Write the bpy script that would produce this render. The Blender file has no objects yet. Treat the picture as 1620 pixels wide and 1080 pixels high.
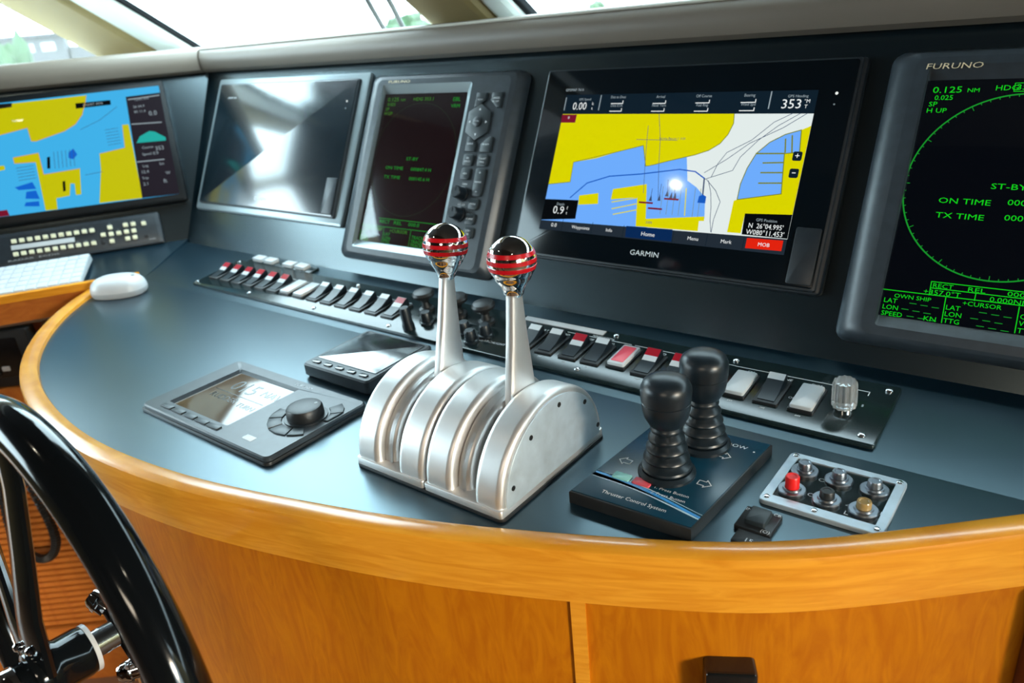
import bpy, bmesh, math, random
from mathutils import Matrix, Vector
random.seed(7)
S = bpy.context.scene
COL = S.collection
pi = math.pi

# ------------------------------------------------------------------ camera, world, lights, exposure
cam = bpy.data.objects.new('camera', bpy.data.cameras.new('camera'))
COL.objects.link(cam)
cam.data.sensor_width = 36.0
cam.data.lens = 26.516
cam.data.clip_start = 0.02
R0 = Vector((0.78940334, 0.60744769, -0.08859833))
R1 = Vector((0.17535752, -0.36145006, -0.91575302))
R2 = Vector((-0.58829593, 0.70736211, -0.39185041))
m = Matrix.Identity(4)
for i in range(3):
    m[i][0] = R0[i]; m[i][1] = -R1[i]; m[i][2] = -R2[i]
m[2][3] = 0.38
cam.matrix_world = m
cam.data.dof.use_dof = True
cam.data.dof.focus_distance = 0.70
cam.data.dof.aperture_fstop = 7.0
S.camera = cam

W = bpy.data.worlds.new('sky'); S.world = W; W.use_nodes = True
nt = W.node_tree; nt.nodes.clear()
bg = nt.nodes.new('ShaderNodeBackground'); wo = nt.nodes.new('ShaderNodeOutputWorld')
tc = nt.nodes.new('ShaderNodeTexCoord'); sx = nt.nodes.new('ShaderNodeSeparateXYZ')
rp = nt.nodes.new('ShaderNodeValToRGB')
rp.color_ramp.elements[0].position = 0.47; rp.color_ramp.elements[0].color = (0.30, 0.33, 0.34, 1)
rp.color_ramp.elements[1].position = 0.53; rp.color_ramp.elements[1].color = (0.70, 0.91, 1.0, 1)
mr = nt.nodes.new('ShaderNodeMapRange'); mr.inputs[1].default_value = -1; mr.inputs[2].default_value = 1
nt.links.new(tc.outputs['Generated'], sx.inputs[0]); nt.links.new(sx.outputs['Z'], mr.inputs[0])
nt.links.new(mr.outputs[0], rp.inputs[0]); nt.links.new(rp.outputs[0], bg.inputs[0])
nt.links.new(bg.outputs[0], wo.inputs[0])
bg.inputs[1].default_value = 13.0

def light(name, kind, loc, target, energy, color, **kw):
    l = bpy.data.lights.new(name, kind); l.energy = energy; l.color = color
    for k, v in kw.items(): setattr(l, k, v)
    o = bpy.data.objects.new(name, l); COL.objects.link(o); o.location = loc
    o.rotation_euler = (Vector(target) - Vector(loc)).to_track_quat('-Z', 'Y').to_euler()
    return o
light('sun', 'SUN', (3, -0.75, 0.80), (0, 0, 0), 3.2, (1.0, 0.84, 0.62), angle=math.radians(9))
light('cabin_fill_light', 'AREA', (0.3, -1.5, 1.04), (0.0, -0.9, 0), 14, (1.0, 0.85, 0.66), shape='DISK', size=0.5)  # added warm fill for upward faces, no fixture in the cabin

S.view_settings.view_transform = 'Standard'
S.view_settings.look = 'None'
S.view_settings.exposure = 0.0
S.view_settings.gamma = 1.0
S.view_settings.use_curve_mapping = False

# ------------------------------------------------------------------ frames
TH, ST, WA, WT = 0.47369, math.radians(7), 0.97479, math.radians(21)
YS, Y0, Z0 = 0.61504, 0.76485, 0.01839
UX = Vector((1, 0, 0))
DU, DN = Vector((0, math.sin(TH), math.cos(TH))), Vector((0, -math.cos(TH), math.sin(TH)))
SV, SN = Vector((0, math.cos(ST), math.sin(ST))), Vector((0, -math.sin(ST), math.cos(ST)))
D0 = Vector((0, Y0, Z0)); S0 = Vector((0, YS, 0))
KK = D0 + Vector((-1.4752, 0, 0)) + DU * 0.0066
WU = Vector((math.cos(WA), math.sin(WA), 0)); N0 = Vector((math.sin(WA), -math.cos(WA), 0))
WN = N0 * math.cos(WT) + Vector((0, 0, math.sin(WT))); WV = WN.cross(WU)
SHA = math.radians(5.8)
HV = -N0 * math.cos(SHA) + Vector((0, 0, math.sin(SHA))); HN = WU.cross(HV)

def frame(o, x, y, z):
    f = Matrix.Identity(4)
    for i in range(3): f[i][0] = x[i]; f[i][1] = y[i]; f[i][2] = z[i]; f[i][3] = o[i]
    return f
EPS = 0.0004
DASH = frame(D0 + DN*EPS, UX, DU, DN)
STRIP = frame(S0 + SN*EPS, UX, SV, SN)
WING = frame(KK + WN*EPS, WU, WV, WN)
SHELF = frame(KK + HN*EPS, WU, HV, HN)
DESK = Matrix.Identity(4)
T = lambda x, y, z=0: Matrix.Translation((x, y, z))
RZ = lambda a: Matrix.Rotation(a, 4, 'Z')
RX = lambda a: Matrix.Rotation(a, 4, 'X')
RY = lambda a: Matrix.Rotation(a, 4, 'Y')

# ------------------------------------------------------------------ materials
def lin(c): return tuple(((v/255+0.055)/1.055)**2.4 if v > 10.3 else v/255/12.92 for v in c)
def mat(name, col, rough=0.5, metal=0.0, spec=0.5, coat=0.0, emit=None, es=1.0, noise=None, bump=None, trans=0.0, ior=1.5, tint=None):
    M = bpy.data.materials.new(name); M.use_nodes = True
    n = M.node_tree; b = n.nodes['Principled BSDF']
    b.inputs['Base Color'].default_value = (*col, 1); b.inputs['Roughness'].default_value = rough
    b.inputs['Metallic'].default_value = metal; b.inputs['Specular IOR Level'].default_value = spec
    b.inputs['Coat Weight'].default_value = coat; b.inputs['Coat Roughness'].default_value = min(rough, 0.12)
    b.inputs['Transmission Weight'].default_value = trans; b.inputs['IOR'].default_value = ior
    if tint: b.inputs['Specular Tint'].default_value = (*tint, 1)
    if emit: b.inputs['Emission Color'].default_value = (*emit, 1); b.inputs['Emission Strength'].default_value = es
    if noise or bump:
        tcn = n.nodes.new('ShaderNodeTexCoord')
        nz = n.nodes.new('ShaderNodeTexNoise'); nz.inputs['Detail'].default_value = 4
        nz.inputs['Scale'].default_value = (noise or bump)[0]
        n.links.new(tcn.outputs['Object'], nz.inputs['Vector'])
        if noise:
            r = n.nodes.new('ShaderNodeValToRGB')
            k = noise[1]
            r.color_ramp.elements[0].color = (*[c*(1-k) for c in col], 1); r.color_ramp.elements[1].color = (*[min(1, c*(1+k)) for c in col], 1)
            r.color_ramp.elements[0].position = .3; r.color_ramp.elements[1].position = .7
            n.links.new(nz.outputs[0], r.inputs[0]); n.links.new(r.outputs[0], b.inputs['Base Color'])
        if bump:
            bp = n.nodes.new('ShaderNodeBump'); bp.inputs['Strength'].default_value = bump[1]; bp.inputs['Distance'].default_value = 0.001
            n.links.new(nz.outputs[0], bp.inputs['Height']); n.links.new(bp.outputs[0], b.inputs['Normal'])
    return M
def wood(name, a, b_, scale=(3, 3, 30), rough=0.32, coat=0.35, dist=3.0, k=9.0):
    M = mat(name, a, rough, coat=coat); n = M.node_tree; b = n.nodes['Principled BSDF']
    tcn = n.nodes.new('ShaderNodeTexCoord'); mp = n.nodes.new('ShaderNodeMapping'); mp.inputs['Scale'].default_value = scale
    nz = n.nodes.new('ShaderNodeTexNoise'); nz.inputs['Scale'].default_value = k; nz.inputs['Detail'].default_value = 6; nz.inputs['Distortion'].default_value = dist
    r = n.nodes.new('ShaderNodeValToRGB'); r.color_ramp.elements[0].color = (*b_, 1); r.color_ramp.elements[1].color = (*a, 1)
    r.color_ramp.elements[0].position = .34; r.color_ramp.elements[1].position = .66; b.inputs['Specular IOR Level'].default_value = 0.3 if coat < .4 else 0.5
    n.links.new(tcn.outputs['Object'], mp.inputs[0]); n.links.new(mp.outputs[0], nz.inputs['Vector'])
    n.links.new(nz.outputs[0], r.inputs[0]); n.links.new(r.outputs[0], b.inputs['Base Color'])
    return M
def emi(name, c, s=1.0):
    l = lin(c); return mat(name, (0, 0, 0), 0.07, emit=l, es=s, spec=0.3)
def glassmat(name, tint, gloss=0.06, rough=0.0):
    M = bpy.data.materials.new(name); M.use_nodes = True; n = M.node_tree; n.nodes.clear()
    o = n.nodes.new('ShaderNodeOutputMaterial'); tr = n.nodes.new('ShaderNodeBsdfTransparent'); gl = n.nodes.new('ShaderNodeBsdfGlossy')
    mx = n.nodes.new('ShaderNodeMixShader'); tr.inputs[0].default_value = (*tint, 1); gl.inputs['Roughness'].default_value = rough
    mx.inputs[0].default_value = gloss
    n.links.new(tr.outputs[0], mx.inputs[1]); n.links.new(gl.outputs[0], mx.inputs[2]); n.links.new(mx.outputs[0], o.inputs[0])
    return M

LAM = mat('navy_laminate', (0.0005, 0.008, 0.016), 0.31, spec=1.0, noise=(9, .25), ior=1.68, tint=(0.62, 0.88, 1.0))
DASHM = mat('dash_laminate', (0.001, 0.005, 0.008), 0.25, spec=1.0, noise=(6, .2), ior=1.62, tint=(0.75, 0.93, 1.0))
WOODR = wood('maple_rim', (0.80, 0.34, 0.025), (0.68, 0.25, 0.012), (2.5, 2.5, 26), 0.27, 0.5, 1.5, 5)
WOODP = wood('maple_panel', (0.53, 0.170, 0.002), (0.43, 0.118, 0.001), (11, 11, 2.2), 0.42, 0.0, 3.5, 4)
WOODO = wood('orange_wood', (0.50, 0.16, 0.026), (0.40, 0.115, 0.018), (5, 5, 14), 0.4, 0.2, 1.5, 5)
WOODD = wood('dark_cherry', (0.18, 0.045, 0.016), (0.11, 0.028, 0.01), (7, 7, 2), 0.4, 0.2, 2, 5)
BLK = mat('black_plastic', (0.012, 0.014, 0.016), 0.42, noise=(60, .2))
GSK = mat('gasket_rubber', (0.008, 0.009, 0.010), 0.7, spec=0.05)
MONB = mat('monitor_bezel', (0.006, 0.007, 0.008), 0.35, spec=0.15)
BLKG = mat('gloss_black', (0.006, 0.007, 0.008), 0.08, coat=0.6)
RUB = mat('black_rubber', (0.008, 0.014, 0.020), 0.33, noise=(40, .25))
BEZ = mat('grey_bezel', (0.035, 0.045, 0.055), 0.34, noise=(80, .15))
BEZD = mat('charcoal_bezel', (0.018, 0.024, 0.030), 0.36, noise=(80, .15))
KEYM = mat('dark_key', (0.020, 0.030, 0.036), 0.40)
GLS = mat('screen_glass', (0.003, 0.006, 0.009), 0.10, spec=0.35)
ENA = mat('black_enamel', (0.004, 0.005, 0.006), 0.10, spec=0.32)
GLSR = mat('screen_glass_worn', (0.005, 0.012, 0.017), 0.17, spec=0.9, coat=1.0)
TRIMM = mat('pale_trim', (0.30, 0.36, 0.38), 0.3, metal=0.5)
ALU = mat('satin_aluminium', (0.82, 0.81, 0.80), 0.42, metal=0.85, bump=(220, .05))
ALUP = mat('cast_aluminium_plate', (0.52, 0.62, 0.70), 0.40, metal=0.45, noise=(45, .14))
CHR = mat('chrome', (0.90, 0.90, 0.90), 0.05, metal=1.0)
STL = mat('steel', (0.62, 0.64, 0.66), 0.18, metal=1.0)
REDR = mat('red_ring', (0.65, 0.005, 0.012), 0.25, coat=0.3)
REDB = mat('red_button', (0.85, 0.012, 0.012), 0.35)
WHT = mat('white_plastic', (0.58, 0.60, 0.62), 0.30)
WHTK = mat('white_key', (0.62, 0.64, 0.66), 0.4)
GAP = mat('pale_grey_gap', (0.42, 0.45, 0.47), 0.5)
CRM = mat('cream_key', (0.78, 0.72, 0.50), 0.45)
LBL = mat('white_print', (0.75, 0.78, 0.80), 0.5)
LBLD = mat('grey_print', (0.35, 0.38, 0.40), 0.5)
PLATE = mat('switch_plate', (0.010, 0.020, 0.022), 0.16, spec=0.6, noise=(30, .25))
THRU = mat('navy_overlay', (0.004, 0.040, 0.072), 0.26, spec=0.5)
LCD = mat('brown_lcd', (0.10, 0.062, 0.035), 0.05, spec=0.5, coat=0.0)
LCDT = mat('lcd_digit', (0.012, 0.008, 0.006), 0.15)
BUTG = mat('pale_green_button', (0.25, 0.62, 0.60), 0.4)
BUTR = mat('pale_red_button', (0.75, 0.10, 0.14), 0.4)
PINK = mat('pink_lens', (0.78, 0.09, 0.13), 0.3)
REDL = mat('dark_red_lens', (0.35, 0.008, 0.02), 0.25)
WLENS = mat('white_lens', (0.55, 0.58, 0.60), 0.3)
BLU1 = mat('blue_print', (0.05, 0.32, 0.75), 0.4)
BLU2 = mat('pale_blue_print', (0.55, 0.75, 0.85), 0.4)
DST = mat('dark_steel', (0.30, 0.33, 0.37), 0.32, metal=1.0)
AMB = mat('amber_cap', (0.36, 0.24, 0.09), 0.15, coat=0.6)
GOLD = mat('gold_print', (0.80, 0.66, 0.42), 0.4)
VIN = mat('grey_vinyl', (0.17, 0.14, 0.11), 0.45, bump=(700, .3), noise=(4, .08))
VINL = mat('pale_vinyl', (0.62, 0.60, 0.53), 0.45, bump=(700, .3))
BEIGE = mat('beige_liner', (0.31, 0.235, 0.105), 0.6, noise=(5, .06))
FRW = mat('white_frame', (0.75, 0.82, 0.82), 0.35)
ACR = mat('clear_acrylic', (0.9, 0.92, 0.93), 0.08, trans=0.85)
CEIL = mat('ceiling_vinyl', (0.025, 0.022, 0.02), 0.7)
WALLB = mat('cherry_bulkhead', (0.07, 0.020, 0.010), 0.5, noise=(2, .3))
FLO = mat('teak_floor', (0.16, 0.07, 0.03), 0.5, noise=(6, .3))
PANE = glassmat('window_glass', (0.96, 0.98, 0.98), 0.05)
COVER = glassmat('display_cover_glass', (0.97, 0.98, 0.98), 0.035)
DOCK = mat('dock_grey', (0.055, 0.055, 0.062), 0.8, noise=(.4, .3))
GRN = mat('leaf_green', (0.014, 0.050, 0.012), 0.7, noise=(2, .4))
# screens
E_YEL = emi('screen_yellow', (218, 212, 0)); E_BLU = emi('screen_blue', (110, 172, 252)); E_WHI = emi('screen_white', (226, 236, 234))
E_NAV = emi('screen_navy', (14, 30, 42)); E_BK = emi('screen_black', (6, 9, 12)); E_LINE = emi('screen_line', (60, 78, 110)); E_TRK = emi('screen_track', (20, 90, 190))
E_OLV = emi('screen_olive', (120, 130, 40)); E_RED = emi('screen_red', (225, 35, 15)); E_DRD = emi('screen_dark_red', (120, 20, 45)); E_HOME = emi('screen_home_blue', (8, 40, 84))
E_TXT = emi('screen_text', (235, 240, 240)); E_GRY = emi('screen_grey_text', (150, 165, 172)); E_BAR = emi('screen_bar', (34, 44, 54))
E_GRN = emi('radar_green', (20, 215, 30)); E_GRD = emi('radar_mid_green', (24, 150, 44)); E_GDIM = emi('radar_dim_green', (64, 140, 30)); E_GDD = emi('radar_faint_green', (40, 60, 40))
E_RBG = emi('radar_background', (5, 8, 14)); E_RBR = emi('radar_reflection_brown', (26, 17, 20))  # brown background paints the wood reflected in the dim screen
_e = emi
def emi(name, c, s=1.0):
    M = _e(name, c, s); M.node_tree.nodes['Principled BSDF'].inputs['Roughness'].default_value = 0.4; M.node_tree.nodes['Principled BSDF'].inputs['Specular IOR Level'].default_value = 0.1; return M
E_WYL = emi('monitor_yellow', (196, 192, 0)); E_WBL = emi('monitor_blue', (62, 176, 232)); E_WDB = emi('monitor_deep_blue', (10, 98, 205)); E_TEAL = emi('monitor_teal', (30, 170, 160)); E_SIDE = emi('monitor_side', (32, 26, 36))
E_WOR = emi('monitor_edge_line', (205, 160, 60))
LED = emi('led_white', (235, 240, 235))

# ------------------------------------------------------------------ mesh builder
FONTC = {}
def glyphs(s):
    if s not in FONTC:
        cu = bpy.data.curves.new('lettering_curve', 'FONT'); cu.body = s; cu.size = 1.0; cu.resolution_u = 2
        ob = bpy.data.objects.new('lettering_curve', cu); COL.objects.link(ob)
        dg = bpy.context.evaluated_depsgraph_get()
        me = bpy.data.meshes.new_from_object(ob.evaluated_get(dg))
        v = [tuple(p.co) for p in me.vertices]; f = [tuple(p.vertices) for p in me.polygons]
        bpy.data.objects.remove(ob); bpy.data.curves.remove(cu); bpy.data.meshes.remove(me)
        xs = [p[0] for p in v] or [0]
        FONTC[s] = (v, f, min(xs), max(xs))
    return FONTC[s]

class MB:
    def __init__(s, M=None): s.v = []; s.f = []; s.mi = []; s.M = M or Matrix.Identity(4); s.flat = True
    def add(s, vs, fs, mi=0):
        b = len(s.v)
        s.v += [tuple(s.M @ Vector(p)) for p in vs]
        s.f += [tuple(b+i for i in f) for f in fs]; s.mi += [mi]*len(fs)
    def poly(s, pts, z=0.0, mi=0): s.add([(p[0], p[1], z) for p in pts], [tuple(range(len(pts)))], mi)
    def quad(s, a, b, c, d, mi=0): s.add([a, b, c, d], [(0, 1, 2, 3)], mi)
    def rings(s, rings, mi=0, cap0=True, cap1=True, closed=True):
        n = len(rings[0]); vs = [p for r in rings for p in r]; fs = []
        for i in range(len(rings)-1):
            for j in range(n if closed else n-1):
                k = (j+1) % n; fs.append((i*n+j, i*n+k, (i+1)*n+k, (i+1)*n+j))
        if cap0: fs.append(tuple(range(n-1, -1, -1)))
        if cap1: fs.append(tuple((len(rings)-1)*n+j for j in range(n)))
        s.add(vs, fs, mi)
    def slab(s, poly, z0, z1, b=0.0, mi=0, seg=2):
        P = [Vector((p[0], p[1])) for p in poly]; n = len(P)
        if b <= 0: s.rings([[(p.x, p.y, z) for p in P] for z in (z0, z1)], mi); return
        off = []
        ar = sum(P[i].x*P[(i+1) % n].y-P[(i+1) % n].x*P[i].y for i in range(n)); sg = 1 if ar > 0 else -1
        for i in range(n):
            a = P[i]-P[i-1]; c = P[(i+1) % n]-P[i]
            a = Vector((-a.y, a.x)).normalized()*sg; c = Vector((-c.y, c.x)).normalized()*sg
            d = a+c
            off.append(d/max(0.3, d.dot(a)) if d.length > 1e-6 else a)
        R = [[(p.x, p.y, z0) for p in P]]
        for k in range(seg+1):
            t = k/seg*pi/2; ins = b*(1-math.cos(t)); z = z1-b+b*math.sin(t)
            R.append([(p.x+o.x*ins, p.y+o.y*ins, z) for p, o in zip(P, off)])
        s.rings(R, mi)
    def box(s, x0, x1, y0, y1, z0, z1, b=0.0, r=0.0, mi=0):
        s.slab(rrect(x0, x1, y0, y1, r), z0, z1, b, mi)
    def lathe(s, prof, n=20, c=(0, 0, 0), mi=0, cap0=True, cap1=True, sq=1.0):
        s.rings([[(c[0]+r*math.cos(2*pi*j/n), c[1]+r*sq*math.sin(2*pi*j/n), c[2]+z) for j in range(n)] for r, z in prof], mi, cap0, cap1)
    def tube(s, pts, r, n=8, mi=0, closed=False):
        P = [Vector(p) for p in pts]; R = []; m_ = len(P)
        up = None
        for i, p in enumerate(P):
            if closed: t = (P[(i+1) % m_]-P[i-1]).normalized()
            else: t = (P[min(i+1, m_-1)]-P[max(i-1, 0)]).normalized()
            if up is None: up = Vector((0, 0, 1)) if abs(t.z) < .9 else Vector((1, 0, 0))
            a = t.cross(up).normalized(); up = a.cross(t).normalized()
            rr = r[i] if isinstance(r, (list, tuple)) else r
            R.append([tuple(p+a*rr*math.cos(2*pi*j/n)+up*rr*math.sin(2*pi*j/n)) for j in range(n)])
        if closed:
            R.append(R[0]); s.rings(R, mi, False, False)
        else: s.rings(R, mi)
    def line(s, pts, w, z=0.0, mi=0):
        for a, b in zip(pts, pts[1:]):
            d = Vector((b[0]-a[0], b[1]-a[1]))
            if d.length < 1e-7: continue
            k = Vector((-d.y, d.x)).normalized()*w/2; e = d.normalized()*w*.3
            s.add([(a[0]-e.x+k.x, a[1]-e.y+k.y, z), (a[0]-e.x-k.x, a[1]-e.y-k.y, z), (b[0]+e.x-k.x, b[1]+e.y-k.y, z), (b[0]+e.x+k.x, b[1]+e.y+k.y, z)], [(0, 1, 2, 3)], mi)
    def text(s, t, x, y, h, z=0.0, mi=0, ws=1.0, al='l', w=None, shear=0.0):
        v, f, x0, x1 = glyphs(t); k = h/0.70
        kx = k*ws
        if w: kx = w/max(1e-6, (x1-x0))
        ox = x - x0*kx
        if al == 'c': ox = x - (x0+x1)/2*kx
        if al == 'r': ox = x - x1*kx
        s.add([(ox+p[0]*kx+p[1]*k*shear, y+p[1]*k, z) for p in v], f, mi)
    def prism_x(s, prof, x0, x1, mi=0): s.rings([[(x, p[0], p[1]) for p in prof] for x in (x0, x1)], mi)

def rrect(x0, x1, y0, y1, r=0.0, n=4):
    if r <= 0: return [(x0, y0), (x1, y0), (x1, y1), (x0, y1)]
    P = []
    for cx, cy, a in ((x1-r, y0+r, -pi/2), (x1-r, y1-r, 0), (x0+r, y1-r, pi/2), (x0+r, y0+r, pi)):
        for k in range(n+1):
            t = a+k/n*pi/2; P.append((cx+r*math.cos(t), cy+r*math.sin(t)))
    return P
def circ(cx, cy, r, n=24, a0=0.0): return [(cx+r*math.cos(a0+2*pi*k/n), cy+r*math.sin(a0+2*pi*k/n)) for k in range(n)]

def build(mb, name, mats, parent=None, M=None, label=None, smooth=True, recalc=True, kind=None):
    me = bpy.data.meshes.new(name); me.from_pydata(mb.v, [], mb.f)
    mats = mats if isinstance(mats, (list, tuple)) else [mats]
    for q in mats: me.materials.append(q)
    me.polygons.foreach_set('material_index', mb.mi)
    if recalc:
        bm = bmesh.new(); bm.from_mesh(me); bmesh.ops.recalc_face_normals(bm, faces=bm.faces); bm.to_mesh(me); bm.free()
    if smooth:
        me.polygons.foreach_set('use_smooth', [True]*len(me.polygons)); me.set_sharp_from_angle(angle=math.radians(35))
    me.update()
    o = bpy.data.objects.new(name, me); COL.objects.link(o)
    if parent is not None: o.parent = parent
    if M is not None: o.matrix_local = M
    if label: o['label'] = label
    if kind or 'lettering' in name: o['kind'] = kind or 'stuff'
    return o
def thing(name, label, cat, M=None, group=None):
    o = bpy.data.objects.new(name, None); COL.objects.link(o); o.empty_display_size = 0.02
    if M is not None: o.matrix_world = M
    o['label'] = label; o['category'] = cat
    if group: o['group'] = group
    return o
def tag(o, label, cat=None, kind=None, group=None):
    o['label'] = label
    if cat: o['category'] = cat
    if kind: o['kind'] = kind
    if group: o['group'] = group
    return o
def share(o, parent, M, name=None):
    c = o.copy(); COL.objects.link(c); c.parent = parent; c.matrix_local = M
    return c

def catmull(P, n=6):
    out = []
    P = [Vector(p) for p in P]
    for i in range(len(P)-1):
        a = P[i-1] if i else P[0]*2-P[1]; b = P[i]; c = P[i+1]; d = P[i+2] if i+2 < len(P) else P[-1]*2-P[-2]
        for k in range(n):
            t = k/n
            out.append(0.5*((2*b)+(c-a)*t+(2*a-5*b+4*c-d)*t*t+(3*b-a-3*c+d)*t**3))
    out.append(P[-1]); return out

# ================================================================== the room
def structure(mb, name, mats, label, M=None):
    o = build(mb, name, mats, M=M, smooth=False); o['kind'] = 'structure'; o['label'] = label; return o
FZ = -0.86
b = MB(); b.box(-3.4, 3.0, -4.0, 2.2, FZ-0.05, FZ); structure(b, 'floor', FLO, 'brown wheelhouse floor under the console')
b = MB(); b.slab([(-2.66, -4.0), (2.66, -4.0), (2.66, 0.12), (-1.74, 0.12), (-2.25, -0.64), (-2.66, -0.64)], 1.06, 1.12); structure(b, 'ceiling', CEIL, 'dark padded wheelhouse ceiling over the console')
b = MB(); b.box(-2.66, 2.66, -4.05, -4.0, FZ, 1.12); structure(b, 'wall_back', WALLB, 'dark cherry bulkhead behind the helm')
# side walls with long window openings
b = MB(); b.box(-2.66, -2.60, -4.0, -0.6, FZ, 0.10); b.box(-2.66, -2.60, -4.0, -0.6, 0.98, 1.06); b.box(-2.66, -2.60, -4.0, -1.9, 0.10, 0.98)
structure(b, 'wall_left', BEIGE, 'beige side wall with window left of the helm')
b = MB(); b.box(2.6, 2.66, -4.0, 1.2, FZ, 0.25); b.box(2.6, 2.66, -4.0, 1.2, 0.97, 1.06); b.box(2.6, 2.66, 0.02, 1.2, 0.25, 0.97); b.box(2.6, 2.66, -4.0, -1.15, 0.25, 0.97)
structure(b, 'wall_right', BEIGE, 'beige side wall with window right of the helm')

# windshield: base line y=1.05 z=.385, raked aft
WD = Vector((0, -0.82, 0.57)).normalized(); WY, WZ = 1.05, 0.385
WSN = Vector((0, -0.57, -0.82)).normalized()
WSF = frame(Vector((0, WY, WZ)), UX, WD, UX.cross(WD))
WL = 1.22
b = MB(); b.box(-1.70, -0.81, -0.03, WL, 0.004, 0.008); structure(b, 'window_1', PANE, 'front windscreen pane left of the second pillar', WSF)
b = MB(); b.box(-0.75, 1.6, -0.03, WL, 0.004, 0.008); structure(b, 'window_2', PANE, 'front windscreen pane right of the second pillar', WSF)
def beam(x0, x1, mi_m, name, label, z0=-0.04, z1=0.03, gx=None, tip=0):
    q = MB(); q.box(x0, x1, -0.06, WL, z0, z1, 0.012, 0.0); return structure(q, name, mi_m, label, WSF)
beam(-2.12, -1.85, BEIGE, 'trim_1', 'beige padded windscreen pillar at the left corner', 0.0, 0.035)
beam(-1.85, -1.705, FRW, 'trim_2', 'white window frame beside the left corner pillar', 0.0, 0.026)
beam(-0.94, -0.811, BEIGE, 'trim_3', 'beige padded windscreen pillar above the tall black radar display', 0.0, 0.035)
beam(-0.811, -0.757, FRW, 'trim_4', 'white window frame right of the second pillar', 0.0, 0.026)
b = MB(); b.box(-1.706, -1.694, -0.05, WL, 0.009, 0.020, 0.003); structure(b, 'trim_5', GSK, 'black rubber gasket along the left corner pillar', WSF)
b = MB(); b.box(-0.757, -0.745, -0.05, WL, 0.009, 0.020, 0.003); structure(b, 'trim_6', GSK, 'black rubber gasket along the second pillar', WSF)
# left window running along the wing of the dashboard
LB = Vector((-2.10, 1.05, 0.385)); LD = (N0*0.70+Vector((0, 0, 0.62))).normalized()
LWF = frame(LB, -WU, LD, (-WU).cross(LD))
b = MB(); b.box(0.0, 1.45, -0.04, 1.10, -0.004, 0.0); structure(b, 'window_3', PANE, 'left side window with the dock outside', LWF)
b = MB(); b.box(1.45, 1.55, -0.06, 1.12, -0.04, 0.04, 0.01); structure(b, 'trim_7', BEIGE, 'beige pillar at the rear end of the left window', LWF)
b = MB(); b.box(-1.75, -0.75, 0.56, WL+.02, -0.04, 0.05, 0.01); structure(b, 'trim_10', CEIL, 'added dark header shading the left pane of the front windscreen', WSF)  # unseen header, added to cut the sky glare on the desk
b = MB(); b.box(-0.74, 1.7, 0.16, WL+.02, -0.04, 0.05, 0.01); structure(b, 'trim_11', CEIL, 'added dark overhead panel shading the right pane of the front windscreen', WSF)  # unseen panel, added low to darken the right side of the desk
b = MB(); b.box(-0.15, 1.60, 0.72, 1.16, -0.03, 0.05, 0.01); structure(b, 'trim_9', WALLB, 'added dark cherry header shading the top of the left side window', LWF)  # unseen header, added to give the left radar a dark reflection
# sill behind the padded brow and hull side below the windows
b = MB()
sill = [(2.0, 0.945, .372), (-1.535, 0.945, .372), (-2.0, 0.25, .372), (-2.70, 0.25, .372), (-2.12, 1.12, .372), (2.0, 1.12, .372)]
b.rings([[(p[0], p[1], p[2]-0.03) for p in sill], sill]); structure(b, 'trim_8', VINL, 'pale sill between padded brow and windscreen')
b = MB(); b.box(-2.7, 2.6, 1.10, 1.16, FZ, 0.36); structure(b, 'wall_front', BEIGE, 'front wall below the windscreen')

LAMPE = mat('lamp_lens', (0, 0, 0), 0.3, emit=(1.0, 0.88, 0.70), es=330)
for lx_, ly_, lb_ in ((-1.06, -.19, 'left recessed ceiling downlight over the helm'), (.26, -.16, 'right ceiling downlight added to light the rim')):  # right lamp added for light on the rim top, clear of reflections
    r = thing('ceiling_downlight', lb_, 'ceiling light', T(lx_, ly_, 1.06))
    q = MB(); q.lathe([(.050, 0), (.050, -.004), (.044, -.008), (.034, -.008), (.0125, -.002)], 28, (0, 0, 0), 0, False, False); build(q, 'trim_ring', STL, r)
    q = MB(); q.lathe([(.012, -.003), (.001, -.004)], 24, (0, 0, 0), 0, False, True); build(q, 'lens', LAMPE, r)

HF = frame(Vector((LB.x, LB.y, 0)), -WU, Vector((0, 0, 1)), (-WU).cross(Vector((0, 0, 1))))
b = MB(); b.box(-0.1, 1.6, FZ, 0.37, -0.05, 0.0); structure(b, 'wall_port', BEIGE, 'beige hull side below the left window', HF)

# ================================================================== helm console
RP = Vector((-0.7, 0.55, FZ))
con = thing('helm_console', 'curved wooden helm console with black top and sloping dashboard', 'console', T(*RP))
CM = T(*(-RP))
outer = [(0.145, 0.70), (0.06, 0.62), (-0.004, 0.5606), (-0.0955, 0.478), (-0.1594, 0.431), (-0.2308, 0.3939), (-0.3202, 0.3532), (-0.4216, 0.3142), (-0.548, 0.2777),
         (-0.6506, 0.2545), (-0.7660, 0.2416), (-0.8700, 0.2435), (-0.9800, 0.2596), (-1.0691, 0.2830), (-1.1500, 0.3150), (-1.2300, 0.3600), (-1.3100, 0.4200), (-1.3780, 0.4900), (-1.4250, 0.5600), (-1.4560, 0.628)]
PTH = catmull([(x, y, 0) for x, y in outer], 6)
for _ in range(6):
    PTH = [PTH[0]]+[(PTH[i-1]+PTH[i]*2+PTH[i+1])/4 for i in range(1, len(PTH)-1)]+[PTH[-1]]
def norm_in(i):
    t = (PTH[min(i+1, len(PTH)-1)]-PTH[max(i-1, 0)]).normalized(); n = Vector((-t.y, t.x, 0))   # travelling towards -x, inside is at +y
    return n if n.y > 0 or n.x > 0.9 else -n
NI = []
for i in range(len(PTH)):
    t = (PTH[min(i+1, len(PTH)-1)]-PTH[max(i-1, 0)]).normalized(); NI.append(Vector((t.y, -t.x, 0)))
def off(i, d, z): p = PTH[i]+NI[i]*d; return (p.x, p.y, z)
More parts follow.
